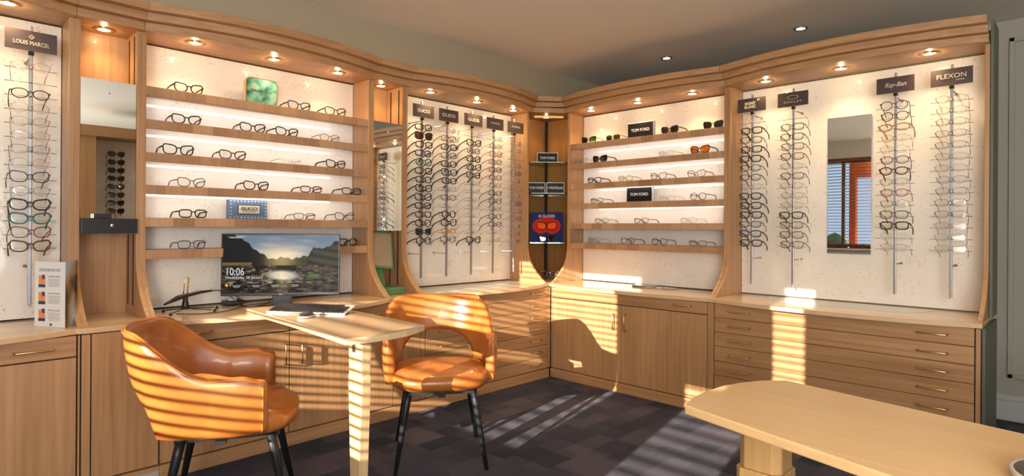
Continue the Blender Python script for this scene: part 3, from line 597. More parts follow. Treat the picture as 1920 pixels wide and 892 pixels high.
for k, row in enumerate([[(.624, 's1tort/green', 0), (.877, 'r1olive/olive', 1), (1.406, 's2dark/brown', 2), (1.761, 's1dark/brown', 3)], [(.536, 'c0burg', 0), (.743, 's2black/black', 1), (1.375, 'r1clear', 2), (1.658, 's2black/amber', 3)],
    [(.687, 'r2black', 0), (1.004, 'v1gold', 1), (1.31, 'c1black', 2), (1.631, 'c1burg', 3)], [(.715, 'w1tort', 0), (1.389, 'r0tan', 2), (1.647, 'o1black', 3)],
    [(.765, 'w1khaki', 0), (1.155, 'w1burg', 1), (1.568, 'r0tan', 3)], [(.687, 'o0grey', 0), (1.029, 'o1brown', 1), (1.323, 'o1navy', 2), (1.646, 'w1red', 3)]]):
    for u, code, j in row: on_shelf(PR, k, u, code.replace('olive/', 'khaki/'), DW, j, random.uniform(-.12, .05))
# ------------------------------------------------------------------ name blocks on the shelves
def block(P, u0, u1, d0, d1, z0, z1, label, face, txts, rimm=None, lm=None, name='name_block'):
    t = thing(name, label, 'sign', P((u0+u1)/2, (d0+d1)/2, z0), 'small shop name blocks')
    part('block', wbox(MB(), P, u0, u1, d0, d1, z0, z1), rimm or SILVERPL, t, bevel=.002)
    f = part('face', wbox(MB(), P, u0+.006, u1-.006, d1, d1+.0015, z0+.006, z1-.006), face, t)
    mb = sign_text(P, (u0+u1)/2, (z0+z1)/2, d1+.0025, txts); part('lettering', mb, lm or WHITE, f)
    return t
GUNM = mat('gloss_black_face', (.008, .008, .009), .45, spec=.2)
block(PR, 1.005, 1.250, .10, .13, SZ[0]+.001, SZ[0]+.128, 'black name block with white capitals on the top shelf right of the corner', GUNM, [T('TOM FORD', .034, .0, 0, fit=.17)])
block(PR, .998, 1.243, .10, .13, SZ[3]+.001, SZ[3]+.125, 'black name block with white capitals on the fourth shelf right of the corner', GUNM, [T('TOM FORD', .034, .0, 0, fit=.17)])
BLUE = mat('blue_studded_case', (.10, .16, .27), .5); CREAM = mat('cream_plate', (.62, .55, .42), .5)
t = thing('name_block', 'blue studded name block with cream plate on the fifth shelf behind the monitor', 'sign', PL(-2.86, .12, SZ[4]), 'small shop name blocks')
part('block', wbox(MB(), PL, -2.977, -2.751, .09, .135, SZ[4]+.001, SZ[4]+.116), BLUE, t, bevel=.003)
mb = MB()
for i in range(11):
    for zz in (.010, .106): mb.obox(PL(-2.968+.0205*i, .137, SZ[4]+zz), .0025, .004, .004, (1, 0, 0), (0, 1, 0), (0, 0, 1))
for i in range(4):
    for uu in (-2.966, -2.762): mb.obox(PL(uu, .137, SZ[4]+.03+.019*i), .0025, .004, .004, (1, 0, 0), (0, 1, 0), (0, 0, 1))
part('studs', mb, SILVERPL, t)
part('border', wbox(MB(), PL, -2.927, -2.795, .135, .137, SZ[4]+.03, SZ[4]+.086), BLACK, t)
f = part('face', wbox(MB(), PL, -2.923, -2.799, .137, .139, SZ[4]+.034, SZ[4]+.082), CREAM, t)
part('lettering', sign_text(PL, -2.861, SZ[4]+.062, .1402, [T('GUCCI', .026, 0, 0, fit=.095, bold=.0006), T('EYEWEAR', .008, 0, -.017, fit=.075)]), BLACK, f)
# rounded turquoise block
AQUA = mat('turquoise_face', (.25, .62, .55), .25)
b_ = AQUA.node_tree.nodes['Principled BSDF']; p_ = coords(AQUA, (1, 1, 1)); n_ = N(AQUA, 'ShaderNodeTexNoise'); n_.inputs['Scale'].default_value = 14; n_.inputs['Detail'].default_value = 4; L(AQUA, p_.outputs[0], n_.inputs[0])
L(AQUA, ramp(AQUA, n_.outputs[0], [(.35, (.012, .06, .05)), (.5, (.08, .22, .18)), (.62, (.16, .34, .28)), (.72, (.30, .20, .10))]).outputs[0], b_.inputs['Base Color'])
t = thing('name_block', 'rounded turquoise name block with gold edge on the top shelf behind the monitor', 'sign', PL(-2.786, .12, SZ[0]), 'small shop name blocks')
def rr(u0, u1, z0, z1, r, n=6):
    p = []
    for cx_, cz_, a0 in ((u1-r, z1-r, 0), (u0+r, z1-r, 90), (u0+r, z0+r, 180), (u1-r, z0+r, 270)):
        for i in range(n+1): a = math.radians(a0+90*i/n); p.append((cx_+r*math.cos(a), cz_+r*math.sin(a)))
    return p
zz = SZ[0]+.001
part('block', MB().prism(rr(-2.882, -2.69, zz, zz+.163, .03), lambda p: PL(p[0], .09, p[1]), lambda p: PL(p[0], .13, p[1])), GOLD, t)
f = part('face', MB().prism(rr(-2.877, -2.695, zz+.005, zz+.158, .027), lambda p: PL(p[0], .13, p[1]), lambda p: PL(p[0], .132, p[1])), AQUA, t)
part('lettering', sign_text(PL, -2.786, zz+.083, .1332, [T('TIFFANY & CO.', .022, 0, 0, fit=.13)]), DKGREY, f)
# ------------------------------------------------------------------ contents of the corner niche
cdir = Vector((.7, .714, 0)); cn = Vector((.714, -.70, 0))     # along the niche opening, and out of it
def cblock(c, w, h, dpt, label, txt, tfit, lm=None):
    c = Vector(c); t = thing('name_block', label, 'sign', c, 'small shop name blocks')
    part('block', MB().obox(c+Vector((0, 0, h/2)), w/2, dpt/2, h/2, cdir, cn, (0, 0, 1)), SILVERPL, t, bevel=.002)
    f = part('face', MB().obox(c+Vector((0, 0, h/2))+cn*(dpt/2+.0008), w/2-.005, .0008, h/2-.005, cdir, cn, (0, 0, 1)), GUNM, t)
    part('lettering', text_mb(txt, .032, c+Vector((0, 0, h*.5))+cn*(dpt/2+.003), cdir, (0, 0, 1), fit=tfit), WHITE, f)
cblock((.185, -.195, 1.836), .19, .10, .03, 'silver edged black name block on the top glass shelf of the corner niche', 'TOM FORD', .135)
cblock((.135, -.285, 1.561), .155, .10, .03, 'black name block at left on the middle glass shelf of the corner niche', 'TOM FORD', .13)
cblock((.265, -.175, 1.561), .165, .10, .03, 'black name block at right on the middle glass shelf of the corner niche', '\u2217 MONTBLANC', .145)
c = Vector((.185, -.20, 1.121)); W2, H2 = .15, .27
t = thing('poster', 'red and blue eyewear advertisement standing on the lowest glass shelf of the corner niche', 'poster', c)
part('board', MB().obox(c+Vector((0, 0, H2/2)), W2, .004, H2/2, cdir, cn, (0, 0, 1)), mat('poster_navy', (.015, .025, .13), .6, spec=.15), t)
RED = mat('poster_red', (.50, .012, .01), .7, spec=.1); RED2 = mat('poster_orange', (.9, .12, .02), .7, spec=.1)
def glow(k, off, m, nm, line=None):
    mb = MB(); n = 40; ring = []
    for i in range(n):
        a = 2*PI*i/n; x = math.cos(a)*(.085+.045*k); z = math.sin(a)*(.035+.045*k)*(1-.45*k*0)
        if math.sin(a) < 0: z *= 1-.35*math.exp(-(x/.03)**2)
        ring.append(c+cdir*x+Vector((0, 0, .145+z))+cn*off)
    if line: mb.tube(ring, line, 4, True)
    else: mb.add(ring+[p-cn*.0005 for p in ring], [tuple(range(n)), tuple(range(2*n-1, n-1, -1))]+[(i, (i+1) % n, n+(i+1) % n, n+i) for i in range(n)])
    part(nm, mb, m, t)
glow(1.0, .0052, RED, 'red_shape')
for k in (.2, .45, .7, .95): glow(k, .0062, RED2, 'outline', .0011)
mb = MB()
for s_ in (-1, 1):
    ol, hw_, hh_ = outline('s'); ring = [c+cdir*(s_*(.045+x*1.35))+Vector((0, 0, .145+z*1.25))+cn*.0062 for x, z in ol]
    mb.add(ring, [tuple(range(len(ring)))], 1); mb.tube(ring, .0035, 6, True, 0)
mb.tube([c+cdir*-.012+Vector((0, 0, .155))+cn*.007, c+cdir*.012+Vector((0, 0, .155))+cn*.007], .004, 6)
part('pictured_glasses', mb, [BLACK, RED2], t)
part('lettering', text_mb('AI GLASSES', .036, c+Vector((0, 0, .235))+cn*.006, cdir, (0, 0, 1), fit=.15), WHITE, t)
hh = outline('s')[2]+.005
spectacles('s2black/black', c+cn*.06+Vector((0, 0, hh)), math.atan2(-.7, -.714)+PI+.05, 'hang' if 0 else 'shelf', 'in front of the red advertisement in the corner', None, .95)
NOSE = wood('nose_stand_wood', (.40, .15, .04), (.60, .28, .09), 'z')
for (px, py, rz), code, side in (((.235, -.35, .45), 's2black', 'left'), ((.345, -.24, 1.1), 'c2navy', 'right')):
    t = thing('nose_stand', 'carved wooden nose stand at %s on the worktop in the corner niche' % side, 'eyewear stand', (px, py, HC), 'wooden nose stands')
    ax = Vector((math.sin(rz), -math.cos(rz), 0)); sx = Vector((math.cos(rz), math.sin(rz), 0)); rings = []
    for i in range(9):
        q = i/8; z = .001+.075*q; wdt = .026*(1-.62*q**1.3); dp = .030*(1-.70*q)+.004; cc = Vector((px, py, HC+z))+ax*(.012*(1-q))
        rings.append([cc+sx*wdt*math.cos(a*PI/7)+ax*dp*math.sin(a*PI/7) for a in range(14)])
    part('nose', MB().loft(rings), NOSE, t, True)
    spectacles(code, Vector((px, py, HC+.062))+ax*.022, rz, 'shelf', 'on the wooden nose stand at %s in the corner' % side, 'spectacles on nose stands', 1.0)
# clear tray on the right worktop
t = thing('clear_tray', 'small clear acrylic tray lying on the worktop under the right shelves', 'tray', (1.19, -.14, HC))
part('dish', MB().slab([(1.10+.0, -.19), (1.28, -.19), (1.28, -.10), (1.10, -.10)], HC+.001, HC+.016), ACRYL, t, bevel=.003)
part('steel_edge', MB().tube([(1.10, -.195, HC+.006), (1.28, -.195, HC+.006)], .005, 8), STEEL, t, True)
part('rest', MB().slab([(1.3, -.17), (1.47, -.17), (1.47, -.12), (1.3, -.12)], HC+.001, HC+.012), ACRYL, t, bevel=.002)
# green stand in the second niche
t = thing('green_stand', 'green slotted stand with tilted tray in the second mirror niche', 'stand', (.14, -1.95, HC))
part('base', MB().box((.08, -2.03, HC+.001), (.30, -1.84, HC+.045)), GREEN, t, bevel=.004)
part('neck', MB().prism([(.10, HC+.045), (.20, HC+.045), (.13, 1.0), (.07, 1.0)], lambda p: (p[0], -2.01, p[1]), lambda p: (p[0], -1.93, p[1])), GREEN, t, bevel=.003)
X3 = Vector((.15, .97, -.1)).normalized(); Y3 = Vector((-.30, .12, .95)).normalized(); Y3 = (Y3-X3*Y3.dot(X3)).normalized(); Z3 = X3.cross(Y3)
pc = Vector((.155, -1.945, 1.085))
part('tray_frame', MB().obox(pc, .085, .135, .010, X3, Y3, Z3), GREEN, t, bevel=.004)
part('card', MB().obox(pc+Z3*.011, .070, .118, .0015, X3, Y3, Z3), mat('card_brown', (.35, .25, .16), .4), t)
# ------------------------------------------------------------------ left worktop: brochure, reader, phone
t = thing('brochure_stand', 'white folded leaflet card standing on the worktop at far left', 'brochure', (.24, -3.85, HC))
a = Vector((.255, -3.885, 0)); b = Vector((.415, -3.795, 0)); fx = (b-a).normalized(); fn = Vector((fx.y, -fx.x, 0)); hB = .30
part('front_card', MB().obox((a+b)/2+Vector((0, 0, HC+.001+hB/2)), (b-a).length/2, .0012, hB/2, fx, fn, (0, 0, 1)), WHITE, t)
e_ = Vector((.345, -3.74, 0)); gx = (e_-b).normalized(); gn = Vector((gx.y, -gx.x, 0))
PHOTO = mat('leaflet_photo', (.2, .2, .2), .3); b_ = PHOTO.node_tree.nodes['Principled BSDF']; p_ = coords(PHOTO, (7, 7, 3.5)); n_ = N(PHOTO, 'ShaderNodeTexNoise'); n_.inputs['Scale'].default_value = 1.6; L(PHOTO, p_.outputs[0], n_.inputs[0])
L(PHOTO, ramp(PHOTO, n_.outputs[0], [(.35, (.03, .025, .02)), (.5, (.30, .20, .08)), (.65, (.35, .42, .50))]).outputs[0], b_.inputs['Base Color'])
part('side_card', MB().obox((b+e_)/2+Vector((0, 0, HC+.001+hB/2)), (e_-b).length/2, .0012, hB/2+.005, gx, gn, (0, 0, 1)), PHOTO, t)
mb = text_mb('SOLUTION FOR YOU', .018, (a+b)/2+fn*.002+Vector((0, 0, HC+.262)), fx, (0, 0, 1), fit=.125, bold=.0004)
for j in range(3):
    z0_ = HC+.215-.078*j
    text_mb(('PERSONAL LENSES', 'OFFICE LENSES', 'PRACTICAL LENSES')[j], .009, a+fx*.118+fn*.002+Vector((0, 0, z0_+.018)), fx, (0, 0, 1), mb=mb, fit=.07)
    for q in range(6): mb.obox(a+fx*.118+fn*.002+Vector((0, 0, z0_+.006-.0065*q)), .038-.004*(q % 3), .0004, .0011, fx, fn, (0, 0, 1))
part('lettering', mb, GREYC, t)
ORL = mat('leaflet_orange', (.80, .30, .10), .5); NAVY = mat('leaflet_navy', (.03, .05, .14), .5)
for j in range(3):
    mb = MB(); z0_ = HC+.215-.078*j; mb.obox(a+fx*.045+fn*.002+Vector((0, 0, z0_)), .019, .0005, .022, fx, fn, (0, 0, 1), 0); mb.obox(a+fx*.045+fn*.0025+Vector((0, 0, z0_-.026)), .020, .0005, .007, fx, fn, (0, 0, 1), 1)
    mb.obox(a+fx*.055+fn*.0027+Vector((0, 0, z0_+.015)), .008, .0004, .010, fx, fn, (0, 0, 1), 1)
    part('picture', mb, [ORL, NAVY], t)
part('emblem', MB().obox(a+fx*.10+fn*.002+Vector((0, 0, HC+.012)), .006, .0005, .005, fx, fn, (0, 0, 1)), NAVY, t)
# handheld reader on its small wire stand
t = thing('scanner_stand', 'small black handheld reader on a gold loop stand with ball feet left of the monitor', 'device stand', (.24, -3.24, HC))
part('stem', MB().lathe([(.022, .018), (.018, .04), (.012, .07), (.016, .078)], (.24, -3.24, HC), 14), BLACK, t, True)
for dx, dy in ((.10, -.10), (.09, .12), (-.06, -.09), (-.02, .17)):
    m = MB().tube([(.24, -3.24, HC+.022), (.24+dx*.9, -3.24+dy*.9, HC+.012)], .0028, 8); m.lathe([(.001, .0), (.008, .004), (.009, .009), (.006, .015), (.001, .018)], (.24+dx, -3.24+dy, HC), 12)
    part('foot', m, BLACK, t, True)
part('loop', MB().tube([(.235, -3.252, HC+.075), (.235, -3.240, HC+.185), (.235, -3.232, HC+.192), (.235, -3.222, HC+.185), (.24, -3.232, HC+.075)], .0028, 8), GOLD, t, True)
part('reader_head', MB().tube([(.26, -3.35, HC+.052), (.255, -3.32, HC+.064), (.25, -3.28, HC+.082), (.24, -3.23, HC+.092), (.225, -3.16, HC+.102), (.21, -3.095, HC+.105)], [(.005, .005), (.011, .008), (.016, .014), (.012, .011), (.009, .008), (.005, .005)], 12), BLACK, t, True)
def cable(name, pts, r, label, m=BLACK):
    P_ = [Vector(p) for p in pts]; out = []
    for i in range(len(P_)-1):
        p0, p1, p2, p3 = P_[max(i-1, 0)], P_[i], P_[i+1], P_[min(i+2, len(P_)-1)]
        for k in range(6):
            s = k/6; out.append(.5*((2*p1)+(-p0+p2)*s+(2*p0-5*p1+4*p2-p3)*s*s+(-p0+3*p1-3*p2+p3)*s**3))
    out.append(P_[-1]); return tag(part(name, MB().tube(out, r, 7), m, None, True), label, 'cable', 'black cables on the left worktop')
h1 = HC+.0035
cable('cable', [(.21, -3.095, HC+.105), (.20, -3.04, HC+.098), (.22, -2.98, HC+.05), (.24, -2.93, h1), (.22, -2.80, h1), (.12, -2.66, h1), (.07, -2.62, h1)], .0028, 'black cable curving from the reader across the worktop behind the monitor')
cable('cable', [(.30, -3.30, h1), (.38, -3.20, h1), (.36, -3.06, h1), (.25, -2.92, h1+.006), (.15, -2.74, h1), (.05, -2.70, h1)], .0024, 'black cable lying in a low loop in front of the reader stand')
t = thing('desk_phone', 'grey cordless phone in its black cradle left of the monitor stand', 'phone', (.09, -2.93, HC))
part('cradle', MB().slab([(.04, -2.985), (.12, -2.985), (.14, -2.89), (.05, -2.87)], HC+.001, HC+.028), BLACK, t, bevel=.006)
part('handset', MB().obox((.095, -2.94, HC+.085), .024, .011, .070, Vector((.3, .95, 0)).normalized(), Vector((.92, -.29, .25)).normalized(), Vector((-.24, .07, .97)).normalized()), SILVERPL, t, bevel=.006)
mb = MB()
for i in range(4):
    for j in range(3): mb.obox(Vector((.106, -2.943, HC+.062))+Vector((.3, .95, 0)).normalized()*(.013*(j-1))+Vector((-.24, .07, .97))*(.014*i-.012), .0045, .0015, .004, Vector((.3, .95, 0)).normalized(), Vector((.92, -.29, .25)).normalized(), Vector((-.24, .07, .97)).normalized())
part('keypad', mb, DKGREY, t)
# ------------------------------------------------------------------ desk
t = thing('desk', 'pale oak desk leaf on one tapered leg projecting from the left worktop', 'desk', (1.1, -2.85, 0))
cur = [(1.655, -3.085), (1.675, -3.0), (1.680, -2.90), (1.665, -2.80), (1.635, -2.72), (1.600, -2.655)]
poly = [(.500, -3.02), (.66, -3.03), (1.11, -3.045)]+cur+[(.96, -2.64), (.66, -2.56), (.50, -2.56)]
part('desk_top', MB().slab(poly, HC+.0012, HC+.0315-.004), TY, t, bevel=.002)
LEGP = [(.055, .752), (.050, .615), (.056, .60), (.052, .50), (.044, .34), (.030, .02), (.030, 0)]
rg = []
for hw, z in LEGP:
    cx_ = 1.505; yv = -2.93
    rg.append([(cx_-hw, yv-.022, z), (cx_+hw, yv-.022, z), (cx_+hw, yv+.022, z), (cx_-hw, yv+.022, z)])
part('leg', MB().loft(rg), wood('leg_oak', (.56, .36, .17), (.74, .53, .30), 'z', .3, .3), t, bevel=.002)
part('bracket', MB().box((1.488, -2.957, .71), (1.512, -2.952, .752)), STEEL, t)
part('support_rail', MB().box((.62, -2.95, .753), (1.52, -2.90, HC+.001)), WX, t)
DT = HC+.0275
# ------------------------------------------------------------------ monitor
mc = Vector((.372, -2.766, 1.025)); mX = Vector((.551, .835, 0)).normalized(); mN = Vector((mX.y, -mX.x, 0)); mU = (Vector((0, 0, 1))+mN*-.05).normalized(); mNN = mX.cross(mU)
t = thing('monitor', 'black widescreen computer monitor showing a river landscape on the desk', 'monitor', (.33, -2.74, HC))
HWm, HHm = .328, .180
part('housing', MB().obox(mc-mNN*.012, HWm, .012, HHm, mX, mNN, mU), BLACK, t, bevel=.003)
# the picture on the screen, painted cell by cell
NX, NY = 190, 106
SEED = [(random.random(), random.random()*.50, random.random(), random.random()) for _ in range(420)]
def screen_col(u, v):
    h1_ = .78-.62*max(0, .42-u)**.9*0; n = (math.sin(u*37+v*11)+math.sin(u*71-v*53)+math.sin(u*17+v*97))/3
    ridge = .60+1.5*max(0, .38-u)+1.0*max(0, u-.66)**1.1+.015*math.sin(u*40)+.012*math.sin(u*93)
    if u > .70: ridge += .10*max(0, 1-abs(u-.78)/.05)
    rnd = random.random()
    if v > ridge:                                            # sky
        s = math.exp(-((u-.50)**2/.04+(v-.62)**2/.03)); c = Vector((.20, .27, .36))*(1-.3*v)+Vector((.75, .50, .16))*s
        c += Vector((.25, .20, .12))*max(0, math.sin(u*14+v*22)*math.sin(v*31-u*6))*.35
        return c
    if v > .47:
        base = Vector((.008, .010, .011)) if u < .36 else Vector((.03, .034, .016)); s = math.exp(-((u-.50)**2/.012+(v-.56)**2/.03))
        c = base*(.7+.6*rnd)+Vector((.34, .23, .10))*s
        if u > .72: c *= .5
        if u < .25 and .49 < v < .53: c = Vector((.20, .10, .035))*(.7+.5*rnd)
        if u < .25 and v < .49: c = Vector((.06, .11, .02))*(.7+.6*rnd)
        return c
    # river and stones
    best = 9; sid = SEED[0]
    for sd_ in SEED:
        q_ = ((u-sd_[0])*1.75)**2/(.35+.9*(.5-sd_[1]))+((v-sd_[1])*1.9)**2/(.35+.9*(.5-sd_[1]))*1.6
        if q_ < best: best = q_; sid = sd_
    if 1:
        sh = .55+18*(v-sid[1])*(1 if v > sid[1] else .5)+.25*(rnd-.5); k3 = sid[2]**2.2
        water = min(1, 1.25*math.exp(-(((u-.50-.35*(.33-v))/.13)**2+((v-.30)/.075)**2)**2)); w2 = math.exp(-((u-.52)**2/.003+(v-.18)**2/.02))*.6
        c = (Vector((.24, .20, .155)) if sid[3] < .75 else Vector((.30, .19, .09)))*(.06+1.0*k3)*max(.15, min(1.5, sh))*(.6+1.2*math.exp(-((u-.52)**2/.09)))
        if best > .0032: c *= .5
        if v < .17: c *= .5
        c = c*(1-water)+(Vector((.50, .46, .40))+Vector((.35, .25, .12))*math.exp(-((u-.5)**2/.006)))*water*(.75+.25*rnd)+Vector((.25, .18, .09))*w2
        if ((u-.77)/.05)**2+((v-.27)/.045)**2 < 1: c = Vector((.07, .16, .02))*(.5+6*(v-.24))*(.7+.5*rnd)
        return c
    cell = math.sin(math.floor(u*26+math.sin(v*30))*12.9+math.floor(v*30+.5*math.sin(u*20))*78.2)*43758.5; cell -= math.floor(cell)
    water = math.exp(-((u-.53-.2*(.3-v))**2/.012+(v-.30)**2/.006)); w2 = math.exp(-((u-.52)**2/.004+(v-.16)**2/.02))
    c = Vector((.10, .085, .06))*(.25+1.6*cell*cell)
    if v < .16: c *= .35
    if u < .12 or u > .93: c *= .45
    c = c*(1-min(1, water*1.2))+Vector((.75, .66, .52))*water+Vector((.22, .16, .08))*w2
    if (u-.77)**2/.003+(v-.27)**2/.003 < 1: c = Vector((.12, .20, .03))*(.7+.6*cell)
    if (u-.86)**2/.006+(v-.33)**2/.003 < 1 and cell > .4: c = Vector((.42, .25, .10))
    return c
me = bpy.data.meshes.new('screen'); org = wloc(t); vs = []; fs = []; cols = []
for j in range(NY+1):
    for i in range(NX+1): vs.append(mc+mX*(HWm-.007)*(2*i/NX-1)+mU*((HHm-.012)*(2*j/NY-1)+.004)+mNN*.0008-org)
for j in range(NY):
    for i in range(NX): fs.append((j*(NX+1)+i, j*(NX+1)+i+1, (j+1)*(NX+1)+i+1, (j+1)*(NX+1)+i)); cols.append(screen_col((i+.5)/NX, (j+.5)/NY))
me.from_pydata(vs, [], fs); at = me.color_attributes.new('pic', 'FLOAT_COLOR', 'CORNER'); k = 0
for p in me.polygons:
    for li in p.loop_indices: at.data[li].color = (*cols[p.index], 1)
SCR = bpy.data.materials.new('screen_picture'); SCR.use_nodes = True; SCR.node_tree.nodes['Principled BSDF'].inputs['Specular IOR Level'].default_value = .03; b_ = SCR.node_tree.nodes['Principled BSDF']; b_.inputs['Base Color'].default_value = (.01, .01, .01, 1); b_.inputs['Roughness'].default_value = .25
a_ = N(SCR, 'ShaderNodeVertexColor'); a_.layer_name = 'pic'; L(SCR, a_.outputs[0], b_.inputs['Emission Color']); b_.inputs['Emission Strength'].default_value = 1.0
me.materials.append(SCR); so_ = bpy.data.objects.new('screen', me); C.objects.link(so_); so_.parent = t
def spt(u, v): return mc+mX*(HWm*2*(u-.5))+mU*(HHm*2*(v-.5))+mNN*.0016
SW = emis('screen_white', (.85, .88, .9), .75)
mb = text_mb('10:06', .062, spt(.035, .385), mX, mU, depth=.0001, align='LEFT', fit=.093); part('screen_clock', mb, SW, so_)
part('screen_date', text_mb('Wednesday 28 January', .022, spt(.035, .295), mX, mU, depth=.0001, align='LEFT', fit=.205), SW, so_)
mb = MB(); text_mb('3\u00b0', .022, spt(.085, .175), mX, mU, depth=.0001, mb=mb)
for u0 in (.05, .21, .37, .54):
    for q, (du, ww) in enumerate(((.03, .02), (.08, .026), (.08, .022))): mb.obox(spt(u0+du, .215 if q == 0 else .19-.022*q), ww*.8, .0001, .0011, mX, mNN, mU)
for u0 in (.06,):
    for q in range(2): mb.obox(spt(.12, .945-.015*q), .045-.012*q, .0001, .0010, mX, mNN, mU)
part('screen_widget', mb, SW, so_)['kind'] = 'stuff'
mb = MB(); c0 = spt(.05, .175); mb.add([c0+mX*.009*math.cos(i*PI/8)+mU*.009*math.sin(i*PI/8) for i in range(16)], [tuple(range(16))])
part('screen_icon', mb, emis('screen_orange', (1, .35, .04), .9), so_)
part('bezel_logo', text_mb('DELL', .010, mc-mU*(HHm-.006)+mNN*.001, mX, mU, depth=.0002), SILVERPL, t)
nb = mc-mNN*.045
part('neck', MB().obox((nb.x, nb.y, .87), .055, .014, .085, mX, mN, (0, 0, 1)), DKGREY, t, bevel=.004)
bc = Vector((.415, -2.78, HC+.0015))
part('stand_base', MB().slab([tuple((bc+mX*a+mN*b)[:2]) for a, b in ((-.155, .09), (-.06, .125), (.12, .115), (.175, .03), (.12, -.085), (-.12, -.075))], HC+.0015, HC+.010), DKGREY, t, bevel=.003)
part('stand_foot', MB().obox((nb.x, nb.y, HC+.012), .058, .03, .003, mX, mN, (0, 0, 1)), DKGREY, t)
# keyboard and mouse
kb0 = Vector((.744, -3.013, 0)); kbX = Vector((.351, .244, 0)).normalized(); kbY = Vector((-kbX.y, kbX.x, 0)); kc = kb0+kbX*.214+kbY*.064
kbT = math.radians(12); kbN = Vector((0, 0, 1)); kbY0 = kbY.copy(); kbY = (kbY0*math.cos(kbT)+kbN*math.sin(kbT)); kbU = (kbN*math.cos(kbT)-kbY0*math.sin(kbT)); kc = kb0+kbX*.214+kbY*.064
t = thing('keyboard', 'slim silver computer keyboard with black keys on the desk', 'keyboard', (kc.x, kc.y, DT))
part('case', MB().obox(kc+Vector((0, 0, DT+.004)), .214, .064, .004, kbX, kbY, kbU), SILVERPL, t, bevel=.003)
kn = 0
for r_ in range(5):
    x = -.205
    while x < .20:
        wk = .0178 if not (r_ == 0 and abs(x+.06) < .004) else .0178
        if r_ == 0 and -.10 < x < -.08: wk = .095
        m = MB().obox(kc+kbX*(x+wk/2)+kbY*(-.048+.0232*r_)+Vector((0, 0, DT+.010)), wk/2-.0009, .0106, .0025, kbX, kbY, kbU)
        if kn < 99: part('key', m, BLACK, t)
        x += wk+.0015; kn += 1
kbY = kbY0
part('foot', MB().obox(kc+kbX*.17+kbY0*.05+Vector((0, 0, DT+.0)), .012, .004, .017, kbX, kbY0, (0, 0, 1)), BLACK, t); part('foot', MB().obox(kc-kbX*.17+kbY0*.05+Vector((0, 0, DT+.0)), .012, .004, .017, kbX, kbY0, (0, 0, 1)), BLACK, t)
mc2 = Vector((1.028, -2.935, DT+.0005)); rings = []
for i in range(9):
    a = PI/2*i/8; s_ = math.cos(a); rings.append([mc2+kbX*(.031*s_*math.cos(q*PI/9))*(1)+kbY*(.052*s_**.8*math.sin(q*PI/9)) + Vector((0, 0, .002+.028*math.sin(a))) for q in range(18)])
t = thing('computer_mouse', 'silver and black computer mouse in front of the keyboard', 'mouse', mc2)
part('shell', MB().loft([[p+Vector((0, 0, -.0)) for p in rings[0]]]+[[p for p in r] for r in rings]), DKGREY, t, True)
part('base_rim', MB().tube([mc2+kbX*.0315*math.cos(q*PI/12)+kbY*.0525*math.sin(q*PI/12)+Vector((0, 0, .0065)) for q in range(24)], .0055, 8, True), SILVERPL, t, True)
part('wheel', MB().tube([mc2+kbY*.022-kbX*.003+Vector((0, 0, .026)), mc2+kbY*.022+kbX*.003+Vector((0, 0, .026))], .006, 12), BLACK, t, True)
